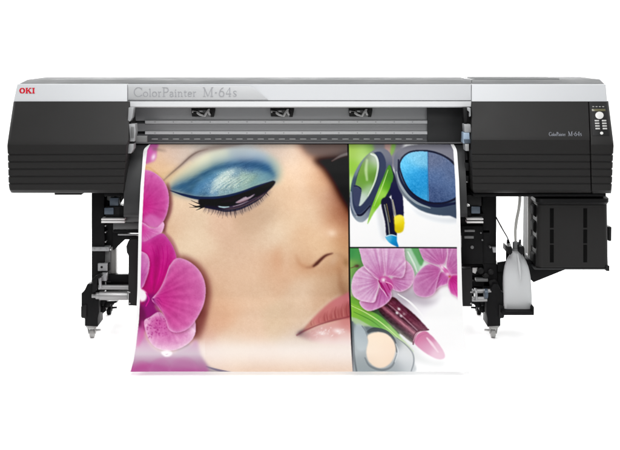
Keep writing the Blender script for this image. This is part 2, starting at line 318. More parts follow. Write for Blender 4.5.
    C.over(fill([(389,166),(394,172),(398,184),(394,192),(386,200),(380,203),(384,188)], .5), (34,38,58))
    leaf = fill([(389,165),(392.5,172),(393,179),(389,190),(382,202),(374,213),(367.5,224),(371,209),(377,193),(383,178)], .4)
    C.over(leaf, field([(388,172,70,130,40),(386,184,96,166,40),(380,194,150,204,80),(378,204,118,186,48),(371,215,156,204,92),(390,180,60,120,40)], 4)); C.over(stroke([(388,170),(382,187),(374,206)], [.6,1.2,.5], .5), (196,226,140), .7)
    C.over(fill([(381,202),(386,197),(391,199),(393,210),(395,222),(396.5,236),(387,236.5),(385,222)], .4), (34,32,54)); C.over(stroke([(384.5,205),(388,222),(389.5,235)], [1.2,1.4,1.2], .6), (150,156,150), .75); C.over(stroke([(386.5,204),(390,222)], [.7,.7], .4), (196,180,90), .5)
    C.over(fill([(391,184),(398,183),(402,192),(403.5,206),(403,217),(395,216),(392,202)], .4), (36,36,66)); C.over(stroke([(392.5,200),(394,208),(395.4,216)], [1.2,2,1.8], .5), (176,172,150), .8); C.over(stroke([(393,216),(395,226),(396,232)], [1.4,2.4,1.2], .7), (70,54,50), .8)
    C.over(fill([(394.5,217),(399,214.8),(403.5,216.5),(404.5,224),(403,231),(398.5,233.2),(395,231),(394.5,224)], .5), field([(397,220,244,226,60),(402,222,232,210,30),(398,229,214,190,16),(400,217,246,232,90)], 3))
    C.over(fill([(385.5,236.5),(391,234.6),(396.5,236),(397,241),(398.5,247),(393,245),(388,241.5)], .4), field([(388,238,90,180,220),(394,240,24,140,200),(396,245,20,120,186)], 2.5)); C.over(stroke([(386,236.6),(391,234.9),(396,236)], [.8,.9,.8], .4), (214,226,232), .8)
    # double eye shadow
    C.over(gblur(fill([(402,196),(414,208),(428,215),(446,218),(460,216),(460,222),(440,222),(418,214)], 1), 1.5), (206,212,218), .7)
    C.over(fill([(394,168),(394.5,156),(400,149.5),(412,145),(440,144),(464,144),(464,213),(448,215.5),(434,214.5),(420,210),(408,201),(399,189)], .5), field([(396,165,104,108,124),(406,150,120,120,130),(430,148,122,122,132),(450,152,120,120,132),(398,180,92,98,116),(404,192,112,120,130),(416,205,70,86,104),(436,211,66,80,98),(452,208,64,76,96)], 6))
    C.over(stroke([(396.5,172),(400,184),(407,194),(417,203),(430,208)], [1.2,2,3,2.4,1], .9), (168,178,184), .75)
    C.over(stroke([(398.5,160),(399,174),(404,186),(412,196),(424,203),(438,206),(456,203)], [1.6,2,2.4,3,3,3,2.4], .7), (26,34,58), .9)
    panm = fill([(400.5,168),(402,160),(408,154),(417,151.6),(430,152.2),(443,156.5),(453,164),(464,178),(464,190),(452,199),(440,202.4),(428,201),(416,195),(407,185)], .35)
    C.over(fill([(399,168),(400.8,158.6),(407.5,152.4),(417,150),(431,150.6),(444,155),(455,163),(466,178),(466,192),(452,201.4),(440,204.6),(427,203.2),(415,197),(405.6,186.4)], .4), (20,28,50))
    left = np.clip((427.6+.03*(GY-150)-GX)*3, 0, 1)
    C.over(panm, field([(434,160,98,108,136),(450,170,88,104,138),(436,176,84,108,150),(450,190,84,106,146),(434,194,70,88,128),(442,200,62,80,118)], 7))
    C.over(panm*left, field([(405,165,96,190,232),(415,156,128,196,226),(424,156,110,180,214),(412,175,50,156,214),(422,180,44,144,204),(420,192,40,140,200),(425,198,70,164,214)], 6))
    pw = noise(.3, 21)*4+noise(.8, 22)*2.5
    C.c = np.clip(C.c+(pw*panm)[..., None], 0, 255); C.over(panm*np.exp(-((GX-428)/.8)**2), (50,90,140), .5)
    C.c = C.c*pan1[..., None]+keep*(1-pan1[..., None])
    # ------------------------------------------------ panel two: orchids, lipstick, compact
    keep = C.c.copy()
    C.c = C.c*(1-pan2[..., None])+pan2[..., None]*field([(356,262,120,170,120),(380,262,244,246,246),(410,262,214,230,216),(450,262,246,246,248),(420,300,246,244,248),(440,310,252,252,253),(450,330,254,254,254),(430,365,252,252,253),(452,365,252,252,253),(405,296,200,192,202),(360,320,160,180,130),(400,360,230,233,234)], 9)
    C.over(fill([(346,246),(364,246),(364,262),(360,272),(346,278)], 1.0), field([(350,252,66,144,80),(358,254,80,156,84),(352,266,132,178,92),(358,268,90,140,76)], 4)); C.over(blob(357,266,2.5,1.6), (80,40,50), .85); C.over(stroke([(351,268),(357,266)], [1,1], .5), (110,80,60), .7)
    C.over(fill([(400,246),(421,246),(424,258),(420,268),(416,276),(408,264)], .6), (172,208,178)); C.over(fill([(411,246),(421,246),(424,258),(421,266),(416,258)], .7), (96,164,100)); C.over(stroke([(408,252),(414,264),(417,272)], [1.4,2,1], .8), (226,238,226), .8)
    C.over(gblur(fill([(396,296),(410,290),(420,296),(434,299),(440,292),(436,302),(424,306),(412,302),(402,304)], 1), 2.4), (168,158,170), .7)
    C.over(stroke([(398,294),(412,304),(428,322)], [1,2,1.2], .8), (252,252,252), .8)
    # leaves
    C.over(fill([(346,296),(362,304),(376,304),(392,318),(400,334),(380,330),(362,318),(346,316)], .8), (60,86,56)); C.over(fill([(346,296),(360,300),(366,308),(356,312),(346,308)], 1), (110,170,60))
    C.over(gblur(fill([(346,312),(366,318),(380,326),(396,344),(376,338),(352,326)], 1), 1), (168,196,150), .8)
    lf = fill([(346,302),(356,305),(368,310),(380,316),(392,327),(402,338),(414,352),(400,346),(386,336),(372,327),(358,319),(346,314)], .5)
    C.over(lf, field([(354,309,130,186,64),(368,314,118,178,70),(380,321,104,170,70),(392,333,140,192,100),(404,344,176,206,140)], 5)); C.over(stroke([(350,305),(368,314),(384,325),(404,343)], [.5,1.2,1.2,.5], .5), (206,232,150), .75); C.over(stroke([(354,312),(372,321),(388,334)], [.8,1.3,.6], .6), (70,130,46), .6)
    # powder compact
    C.over(fill([(346,322),(352,321),(358,326),(372,327),(390,334),(406,345),(413,353),(414.5,362),(410,374),(346,380)], .8), field([(354,328,112,126,130),(356,345,150,162,166),(366,332,84,98,104),(392,340,120,130,136),(408,354,206,211,214),(408,368,186,192,196),(396,372,140,150,154),(360,366,128,140,144)], 6))
    C.over(stroke([(366,333),(374,329.5),(386,332),(394,340),(397,352)], [2.2,4.2,3.4,2.6,1.8], .8), (44,52,58), .9)
    C.over(stroke([(365,358),(370,366),(382,370),(392,366),(397,354)], [1.4,2,2.4,2,1.2], 1), (88,98,104), .9)
    C.over(fill([(356,324),(362,325),(366,331),(369,340),(367,349),(358,350),(354,336)], 1.0), (170,184,190), .85); C.over(stroke([(362,326),(366,332),(368.5,341)], [1,1.2,1], .6), (110,122,128), .8)
    pow_ = fill([(366.5,350),(368,342),(367.5,336),(372,333),(380,332.2),(388,335),(394,342),(395.5,351),(392,361),(385,367),(377,367.5),(370,363),(367,357)], .6)
    C.over(pow_, field([(372,342,248,226,200),(384,340,250,224,196),(390,350,246,216,186),(380,356,248,222,194),(376,364,232,206,180),(390,360,236,206,176)], 6))
    C.over(stroke([(396,344),(398,352),(395,362)], [.8,1.6,.8], .8), (214,222,226), .7)
    # lipstick
    C.over(gblur(fill([(400,338),(414,350),(430,360),(446,362),(440,366),(420,362),(404,350)], 1), 2.4), (196,202,200), .6)
    tube = fill([(378,309),(384,303),(393,297),(402,304),(414,314),(428,329),(423,329.5),(416,334),(413.5,343),(402,335),(388,322)], .45)
    t = ((GX-384)*.77+(GY-308)*.64); sd = (-(GX-384)*.64+(GY-308)*.77)
    C.over(tube, lerp3([(-14,(70,24,44)),(-8,(112,50,70)),(-3.5,(64,24,40)),(0,(172,104,122)),(2.5,(84,40,56)),(6,(48,34,38)),(10,(120,116,104)),(13,(70,66,60))], sd))
    C.c = np.clip(C.c+(tube*(noise(.5, 31, 40, 6)*4+noise(.8, 32)*4))[..., None], 0, 255)
    C.over(gblur(stroke([(388,304),(400,314),(418,331)], [.6,1.2,1], .6), .3), (226,180,196), .55)
    for x, y, k in [(399,309,.8),(397,313,.9),(401,316,.7),(404,314,.4)]: C.light(blob(x, y, 1.6, 1.2, 40), k)
    C.over(stroke([(413.2,344.2),(414.6,336),(419,331),(428.4,329.6)], [1.6,2.4,2.4,1.6], .5), (84,30,50), .9); C.over(stroke([(413.5,341),(416,334),(421,331)], [.6,1,.5], .4), (220,170,186), .7)
    bul = fill([(414.5,343),(415.6,337),(419.5,332.8),(425.5,331),(431,335),(437.5,342),(443,350),(445,356),(442.5,359),(436,358.6),(427,354),(419,348)], .5)
    C.over(bul, field([(418,338,196,88,138),(426,336,192,96,142),(428,348,208,128,168),(438,350,220,158,188),(436,356,228,182,204),(422,346,202,112,156)], 4)); C.over(gblur(stroke([(427,338),(432,344),(438,352)], [1.4,2.6,1], .8), .4), (246,214,228), .8); C.over(stroke([(416,342),(420,336),(427,333)], [.6,1,.5], .6), (170,70,118), .5)
    # pink orchids
    pk = dict(base=(184,86,154), mid=(211,160,201), edge=(238,206,228), vein=.085, shadow=.5, rim=1.3, fan=22)
    petal(C, [(404,260),(410,264),(414,272),(414,280),(410,287),(402,291.5),(395,290.5),(390,286),(391,279),(397,275),(403,270)], centre=(390,280), seed=41, **{**pk, 'mid': (198,128,182)})
    petal(C, [(361,306),(359.8,301),(366,298),(376,296),(379,288),(384,284),(390,289),(391.5,297),(386,304),(377,309),(368,311)], centre=(383,284), seed=42, **{**pk, 'mid': (184,100,164)})
    petal(C, [(366,266.5),(359,269),(354,275),(351.5,284),(352.5,294),(358,299.5),(367,302),(374.5,302),(377,294),(379,284),(376,277)], centre=(381,281), seed=43, **pk)
    petal(C, [(360,240),(386,240),(387,258),(386,270),(382,279),(377,279),(370,273),(364,266),(361,257)], centre=(382,280), seed=44, **pk)
    petal(C, [(383,240),(401,240),(405,257),(405.5,268),(403,277),(397,277.5),(390,276),(386,277),(384,266)], centre=(386,280), seed=45, **pk)
    C.over(fill([(379,278),(385,276),(391,279),(393,287),(389,293),(384,290),(380,285)], .7), (190,70,146), .9)
    for a, b in [((381,283),(388,296)),((385,280),(390,290)),((379,281),(383,290))]: C.over(stroke([a,b], [1.4,.8], .5), (150,24,96), .8)
    C.over(blob(383.5,280,2.2,2.2), (250,232,244), .95); C.over(stroke([(386,282),(391,284),(394,288)], [1.2,1,.6], .5), (236,160,204), .9); C.over(stroke([(380,287),(384,292),(387,297)], [.8,1,.4], .4), (240,186,220), .8)
    petal(C, [(420,240),(451,240),(447,256),(444,264),(437,265),(428,262),(422,257)], centre=(443,266), seed=46, **{**pk, 'mid': (192,120,174), 'edge': (222,176,212)})
    petal(C, [(448,240),(466,240),(466,262),(458,276),(450,274),(446,266),(447,256)], centre=(446,272), seed=47, **{**pk, 'mid': (190,118,172)})
    petal(C, [(432,282),(438,273),(446,272),(450,279),(447,284),(440,286.5),(434,291)], centre=(446,274), seed=48, **{**pk, 'mid': (192,92,168)})
    petal(C, [(428.5,264),(436,265.5),(441,268.5),(439,276),(436.5,285),(435,292),(430,296),(423,297),(416,294.5),(413,288),(414,279),(420,270)], centre=(443,270), seed=49, **{**pk, 'mid': (188,108,166), 'edge': (222,176,212)})
    petal(C, [(447.5,283),(450,276),(455,274),(464,278),(464,300),(455,296),(450,292)], centre=(449,276), seed=50, **{**pk, 'mid': (204,64,154), 'base': (170,30,110)})
    C.over(stroke([(441,266),(446,271),(450,276)], [2.5,4,2.5], 1), (206,88,164), .9); C.over(blob(442,267,1.8,2.6,-30), (246,224,240), .9); C.over(blob(447.5,274,2.4,1.8), (236,196,222), .9); C.over(blob(449.5,276.5,1.2,1), (176,96,60), .9)
    C.c = C.c*pan2[..., None]+keep*(1-pan2[..., None])
    C.over(stroke([(352.5,322),(353.2,340),(354.4,358),(357,374)], [1.2,2,2,1.6], .8), (62,70,76), .7)
    C.over(stroke([(397,338),(406,345),(412.5,353),(413.8,362),(411,372)], [.8,1.4,1.6,1.6,1.2], .6), (96,104,110), .7)
    # gloss of the bent sheet, painted as whitening low on the second panel
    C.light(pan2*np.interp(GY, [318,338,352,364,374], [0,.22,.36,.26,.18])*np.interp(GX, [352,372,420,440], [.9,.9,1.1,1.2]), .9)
    # black rules between the panels
    rule = np.clip((1.15-np.abs(GX-BX))*1.6, 0, 1); C.over(rule, lerp3([(143,(10,10,12)),(320,(8,8,10)),(345,(70,70,74)),(372,(150,150,154))], GY))
    hr = np.clip((1.0-np.abs(GY-247.6))*1.6, 0, 1)*(GX > BX); C.over(hr, (8,8,10))
    # ------------------------------------------------ unprinted paper margins
    ml = np.interp(GY, [143,150,170,185,225,290,320,345,360,372], [151,147.3,145,144,142,140.6,139,136.2,133.8,130.6])
    mr = np.interp(GY, [143,150,180,210,255,300,330,350,372], [450,453.3,455.2,456.2,456.9,457.6,459.5,461.5,466])
    marg = np.clip((ml-GX)*2+.5, 0, 1)+np.clip((GX-mr)*2+.5, 0, 1); C.over(marg, (252,252,253))
    C.c = C.c+.55*(C.c-np.stack([blur_all(C.c[..., k], .55) for k in range(3)], -1))
    return np.clip(C.c, 0, 255)
# ================================================================ the scene
import bpy, bmesh, math, os
from mathutils import Vector, Matrix
SC = bpy.context.scene
COL = SC.collection
R = math.radians
DCAM, HCAM, FPX, CX, HZ = 5.5, 1.49, 1122.0, 310.0, 40.0     # camera distance, height, focal length in picture units, centre line, eye level

def W(px, py, Y=0.0):
    """measured position in the photograph + depth -> metres"""
    d = DCAM+Y
    return Vector(((px-CX)*d/FPX, Y, HCAM-(py-HZ)*d/FPX))
def M(px, Y=0.0): return px*(DCAM+Y)/FPX

# ---------------------------------------------------------------- materials
def lin(c):
    c = c/255.0
    return c/12.92 if c <= .04045 else ((c+.055)/1.055)**2.4
def material(name, col, rough=.5, metal=0.0, spec=.5, bump=0.0, bscale=400, var=.06, vscale=6, coat=0, rvar=.08, stretch=None, trans=0, sss=0):
    m = bpy.data.materials.new(name); m.use_nodes = True
    nt = m.node_tree; b = nt.nodes['Principled BSDF']
    b.inputs['Roughness'].default_value = rough; b.inputs['Metallic'].default_value = metal
    b.inputs['Specular IOR Level'].default_value = spec; b.inputs['Coat Weight'].default_value = coat
    b.inputs['Transmission Weight'].default_value = trans
    if sss:
        b.inputs['Subsurface Weight'].default_value = sss; b.inputs['Subsurface Radius'].default_value = (.03, .03, .03); b.inputs['Subsurface Scale'].default_value = 1
    tc = nt.nodes.new('ShaderNodeTexCoord'); n = nt.nodes.new('ShaderNodeTexNoise')
    n.inputs['Scale'].default_value = vscale; n.inputs['Detail'].default_value = 6
    src = tc.outputs['Object']
    if stretch:
        mp = nt.nodes.new('ShaderNodeMapping'); mp.inputs['Scale'].default_value = stretch
        nt.links.new(src, mp.inputs['Vector']); src = mp.outputs['Vector']
    nt.links.new(src, n.inputs['Vector'])
    mix = nt.nodes.new('ShaderNodeMix'); mix.data_type = 'RGBA'
    mix.inputs['A'].default_value = [max(0, c*(1-var)) for c in col]+[1]
    mix.inputs['B'].default_value = [min(1, c*(1+var)) for c in col]+[1]
    nt.links.new(n.outputs['Fac'], mix.inputs['Factor']); nt.links.new(mix.outputs['Result'], b.inputs['Base Color'])
    mr = nt.nodes.new('ShaderNodeMapRange'); mr.inputs['From Min'].default_value = .3; mr.inputs['From Max'].default_value = .7
    mr.inputs['To Min'].default_value = max(.03, rough-rvar); mr.inputs['To Max'].default_value = min(1, rough+rvar)
    nt.links.new(n.outputs['Fac'], mr.inputs['Value']); nt.links.new(mr.outputs['Result'], b.inputs['Roughness'])
    if bump:
        n2 = nt.nodes.new('ShaderNodeTexNoise'); n2.inputs['Scale'].default_value = bscale; n2.inputs['Detail'].default_value = 3
        nt.links.new(tc.outputs['Object'], n2.inputs['Vector'])
        bp = nt.nodes.new('ShaderNodeBump'); bp.inputs['Strength'].default_value = bump; bp.inputs['Distance'].default_value = .001
        nt.links.new(n2.outputs['Fac'], bp.inputs['Height']); nt.links.new(bp.outputs['Normal'], b.inputs['Normal'])
    return m
def g(v): return (v, v, v)
MT = dict(
    cover=material('black_textured_plastic', (.0128, .0124, .0122), .50, spec=.12, bump=.25, bscale=700, var=.10, vscale=3),
    dark=material('black_plastic', (.0078, .0078, .008), .5, spec=.14, bump=.2, bscale=500, var=.2),
    shutter=material('dark_shutter', (.0195, .0198, .0205), .42, spec=.2, var=.08),
    black=material('black_steel', (.0046, .0046, .005), .5, spec=.09, var=.2, bump=.15, bscale=300),
    deep=material('slot_black', (.002, .002, .002), .8, spec=.05),
    silver=material('silver_paint', (.40, .409, .421), .42, spec=.4, var=.012, vscale=2, bump=.05, bscale=900),
    plate=material('name_plate_paint', (.345, .351, .357), .4, spec=.4, var=.012, vscale=2),
    ledge=material('pale_ledge_plastic', (.44, .445, .452), .38, spec=.4, var=.01),
    topgrey=material('grey_top_paint', (.076, .079, .080), .5, spec=.25, var=.04, bump=.1, bscale=600),
    ink_red=material('red_badge_ink', (.40, .003, .014), .5, spec=.1),
    ink_grey=material('grey_badge_ink', (.245, .25, .262), .45, spec=.2),
    ink_white=material('white_badge_ink', (.21, .22, .25), .4, spec=.2),
    window=material('smoked_window', (.225, .229, .235), .16, spec=.5, var=.12, vscale=1.2, stretch=(1, .2, .2)),  # stretched tone noise paints in soft reflections on the pane
    window_mid=material('smoked_window_mid', (.205, .208, .214), .22, spec=.5, var=.05, vscale=1.5),
    window_low=material('smoked_window_low', (.062, .064, .068), .25, spec=.5, var=.05, vscale=1.5),
    rail=material('brushed_rail', (.40, .405, .414), .35, metal=.0, var=.08, stretch=(2, 60, 60), vscale=8),
    lip=material('grey_lip', (.13, .13, .135), .4, spec=.4),
    steel=material('brushed_steel', (.26, .26, .26), .38, metal=.6, var=.12, stretch=(3, 80, 80), vscale=10),
    zinc=material('zinc_plate', (.25, .255, .26), .45, metal=.3, var=.12, vscale=20),
    midgrey=material('grey_column_paint', (.10, .102, .102), .5, var=.06),
    railgrey=material('rail_grey_paint', (.045, .046, .047), .4, var=.08),
    postgrey=material('warm_grey_post', (.17, .168, .16), .55, var=.06),
    white=material('white_plastic', (.62, .62, .61), .4, var=.03),
    blue=material('blue_grey_motor', (.055, .075, .10), .4, metal=.3, var=.2, vscale=25),
    lightblue=material('pale_blue_plastic', (.22, .29, .37), .4, var=.1),
    caster=material('grey_caster', (.33, .33, .32), .45, var=.2, vscale=40),
    lcd=material('display_glass', (.075, .070, .035), .2, var=.15, vscale=60),
    dial=material('white_button', (.44, .44, .43), .4, var=.02),
    button=material('pale_button', (.30, .30, .29), .45, var=.03),
    tube=material('grey_tube', (.30, .30, .28), .35, var=.08),
    bottle=material('milky_plastic', (.40, .41, .415), .36, spec=.4, var=.05, vscale=10, sss=.08),
    cap=material('grey_cap', (.085, .088, .09), .5, var=.1),
    floor=material('white_sweep', (.90, .90, .90), .8, spec=.1, var=.006, vscale=1),
)

# ---------------------------------------------------------------- mesh helpers
def tag(o, label=None, cat=None, kind=None, group=None):
    for k, v in (('label', label), ('category', cat), ('kind', kind), ('group', group)):
        if v: o[k] = v
    return o
def empty(name, loc):
    o = bpy.data.objects.new(name, None); COL.objects.link(o); o.location = loc; o.empty_display_size = .1
    return o
class MB:
    """collects shapes and links them as ONE mesh object"""
    def __init__(s): s.bm = bmesh.new()
    def geo(s, verts, faces, bevel=0, seg=2, angle=25):
        b = bmesh.new(); vs = [b.verts.new(v) for v in verts]
        for f in faces:
            try: b.faces.new([vs[i] for i in f])
            except ValueError: pass
        bmesh.ops.recalc_face_normals(b, faces=b.faces)
        if bevel:
            ed = [e for e in b.edges if len(e.link_faces) == 2 and e.calc_face_angle(0) > R(angle)]
            if ed: bmesh.ops.bevel(b, geom=ed, offset=bevel, segments=seg, profile=.5, affect='EDGES', clamp_overlap=True)
        me = bpy.data.meshes.new('tmp'); b.to_mesh(me); b.free(); s.bm.from_mesh(me); bpy.data.meshes.remove(me)
        return s
    def box(s, px0, py0, px1, py1, Y0, Y1, bevel=.002):
        a, b = W(px0, py0, Y0), W(px1, py1, Y0)
        return s.wbox(a.x, b.x, Y0, Y1, b.z, a.z, bevel)
    def wbox(s, x0, x1, y0, y1, z0, z1, bevel=.002):
        v = [(x, y, z) for z in (z0, z1) for y in (y0, y1) for x in (x0, x1)]
        return s.geo(v, [(0, 1, 3, 2), (4, 6, 7, 5), (0, 4, 5, 1), (2, 3, 7, 6), (0, 2, 6, 4), (1, 5, 7, 3)], bevel)
    def prism(s, pts, Y0, Y1, bevel=.0015):
        """outline measured in the picture at depth Y0, real thickness back to Y1"""
        f = [W(x, y, Y0) for x, y in pts]; n = len(f)
        v = f+[Vector((p.x, Y1, p.z)) for p in f]
        return s.geo(v, [tuple(range(n)), tuple(range(2*n-1, n-1, -1))]+[(i, (i+1) % n, n+(i+1) % n, n+i) for i in range(n)], bevel)
    def tube(s, pts, r, n=10, cap=True):
        pts = [Vector(p) for p in pts]; rr = r if isinstance(r, (list, tuple)) else [r]*len(pts)
        verts, faces = [], []; up = None
        for i, p in enumerate(pts):
            t = (pts[min(i+1, len(pts)-1)]-pts[max(i-1, 0)]).normalized()
            if up is None: up = t.orthogonal().normalized()
            up = (up-t*up.dot(t)).normalized(); sd = t.cross(up)
            for k in range(n):
                a = 2*math.pi*k/n; verts.append(p+(up*math.cos(a)+sd*math.sin(a))*rr[i])
        for i in range(len(pts)-1):
            for k in range(n): faces.append((i*n+k, i*n+(k+1) % n, (i+1)*n+(k+1) % n, (i+1)*n+k))
        if cap: faces += [tuple(range(n-1, -1, -1)), tuple(range((len(pts)-1)*n, len(pts)*n))]
        return s.geo(verts, faces)
    def rod(s, px0, px1, py, Y, rpx, n=20, steps=None):
        """round bar along the machine; steps = [(fraction, radius factor)]"""
        a, b = W(px0, py, Y), W(px1, py, Y); r = M(rpx, Y)
        st = steps or [(0, .9), (.01, 1), (.99, 1), (1, .9)]
        return s.tube([a.lerp(b, t) for t, _ in st], [r*k for _, k in st], n)
    def disc(s, px, py, Y, rpx, depth, n=28, dome=0):
        c = W(px, py, Y); r = M(rpx, Y)
        pts = [(c.x, Y+depth, c.z), (c.x, Y+.001, c.z), (c.x, Y, c.z)]
        rr = [r, r, r*.93]
        if dome: pts += [(c.x, Y-dome*.7, c.z), (c.x, Y-dome, c.z)]; rr += [r*.6, r*.1]
        return s.tube(pts, rr, n)
    def shell(s, rows, Yb, seg=5):
        """moulded cover: each row (pxL, pxR, py, Yfront, rL, rR) is one horizontal section, lofted down and closed at the back"""
        verts, faces = [], []; cnt = None
        for (pl, pr, py, Yf, rl, rr) in rows:
            z = W(0, py, Yf).z; xl, xr = W(pl, py, Yf+rl*.5).x, W(pr, py, Yf+rr*.5).x
            sec = [(xl, Yb)]
            for k in range(seg+1):
                a = math.pi/2*k/seg; sec.append((xl+rl-rl*math.cos(a), Yf+rl-rl*math.sin(a)))
            for k in range(seg+1):
                a = math.pi/2*k/seg; sec.append((xr-rr+rr*math.sin(a), Yf+rr-rr*math.cos(a)))
            sec.append((xr, Yb)); cnt = len(sec)
            verts += [(x, y, z) for x, y in sec]
        for i in range(len(rows)-1):
            for k in range(cnt): faces.append((i*cnt+k, i*cnt+(k+1) % cnt, (i+1)*cnt+(k+1) % cnt, (i+1)*cnt+k))
        faces += [tuple(range(cnt)), tuple(range((len(rows)-1)*cnt, len(rows)*cnt))]
        return s.geo(verts, faces)
    def build(s, name, mat, parent=None, smooth=28):
        me = bpy.data.meshes.new(name); bmesh.ops.remove_doubles(s.bm, verts=s.bm.verts, dist=1e-6)
        s.bm.to_mesh(me); s.bm.free()
        me.materials.append(MT[mat] if isinstance(mat, str) else mat)
        for p in me.polygons: p.use_smooth = True
        me.set_sharp_from_angle(angle=R(smooth))
        o = bpy.data.objects.new(name, me); COL.objects.link(o)
        if parent: put(o, parent)
        return o
def world_of(o):
    v = Vector((0, 0, 0))
    while o: v = v+o.location; o = o.parent
    return v
def put(o, parent):
    o.parent = parent; o.location = o.location-world_of(parent)
    return o

# ---------------------------------------------------------------- setting: white sweep
def build_floor():
    prof = [(-9.5, 0.0)]+[(-9.5+k*.5, 0.0) for k in range(1, 26)]
    for k in range(1, 13):
        a = R(90)*k/12; prof.append((3.0+2.0*math.sin(a), 2.0-2.0*math.cos(a)))
    prof += [(5.0, 3.5), (5.0, 6.5)]
    v, f = [], []
    for y, z in prof: v += [(-11, y, z), (11, y, z)]
    for i in range(len(prof)-1): f.append((2*i, 2*i+1, 2*i+3, 2*i+2))
    b = MB(); b.geo(v, f); o = b.build('floor', 'floor', None, 60); tag(o, kind='structure')
build_floor()

# ---------------------------------------------------------------- the printer
PR = empty('wide_format_printer', (0, .25, 0))
tag(PR, 'wide black and silver large format printer standing on two caster feet', 'printer')
BK = .62                                                         # depth of the machine's back

# chassis behind the covers
c = MB(); c.box(34, 88, 588, 190, .30, BK, .006); c.build('chassis', 'dark', PR)
# grey top
t = MB()
def slab(rows):
    v = []; f = []
    for p in rows: v += p
    n = len(rows[0])
    for i in range(len(rows)-1): f += [(i*n+k, i*n+k+1, (i+1)*n+k+1, (i+1)*n+k) for k in range(n-1)]
    return v, f
def top_piece(x0f, x1f, x0b, x1b, yf, yb, Yf, Yb):
    a, b, c_, d = W(x0f, yf, Yf), W(x1f, yf, Yf), W(x1b, yb, Yb), W(x0b, yb, Yb)
    e, h = Vector((d.x+.01, BK, d.z)), Vector((c_.x-.01, BK, c_.z))
    low = [Vector((p.x, p.y, a.z-.03)) for p in (a, b, c_, h, e, d)]
    top = [a, b, c_, h, e, d]
    v = top+low
    return v, [(0, 1, 2, 5), (5, 2, 3, 4), (6, 11, 8, 7), (11, 10, 9, 8), (0, 6, 7, 1), (1, 7, 8, 2), (2, 8, 9, 3), (3, 9, 10, 4), (4, 10, 11, 5), (5, 11, 6, 0)]
v, f = top_piece(17.4, 471.4, 27.3, 471.6, 84.6, 79.7, .035, .25); t.geo(v, f, .0025, 2, 20)
v, f = top_piece(471.9, 605.6, 471.9, 600, 84.9, 79.4, .033, .25); t.geo(v, f, .0025, 2, 20)
tc_ = t.build('top_cover', 'topgrey', PR)
MB().box(474, 78.7, 560, 82, .252, .55, .005).build('top_hatch', 'topgrey', tc_)
# silver front band
fp = MB()
def band(pxL0, pxR0, pxL1, pxR1, y0, y1, Y0, Y1, rl=.003, rr=.003):
    return [(pxL0, pxR0, y0, Y0, rl, rr), (pxL0, pxR0, y0+.35, Y0-.004, rl, rr), (pxL1, pxR1, y1-.4, Y1, rl, rr), (pxL1, pxR1, y1, Y1+.003, rl, rr)]
fp.shell(band(17.2, 127.4, 13.6, 127.2, 84.2, 101.8, .034, .008), .3)
fp.shell(band(127.7, 471.2, 127.7, 471.2, 84.4, 100.6, .034, .022), .3)
fp.shell(band(471.8, 605.8, 471.8, 607.2, 84.4, 101.8, .032, .004, .003, .006), .3)
FP = fp.build('front_panel', 'silver', PR)
MB().shell([(127.7, 471.6, 100.9, .032, .002, .002), (127.7, 471.6, 101.6, .016, .002, .002), (127.7, 471.6, 106.6, .012, .002, .002), (127.7, 471.6, 107.6, .020, .002, .002)], .3).build('ledge', 'ledge', FP)
MB().prism([(128.3, 86.3), (248.8, 86.3), (253, 87.4), (268.3, 99.6), (128.3, 99.6)], .0185, .032, .0006).build('name_plate', 'plate', FP)

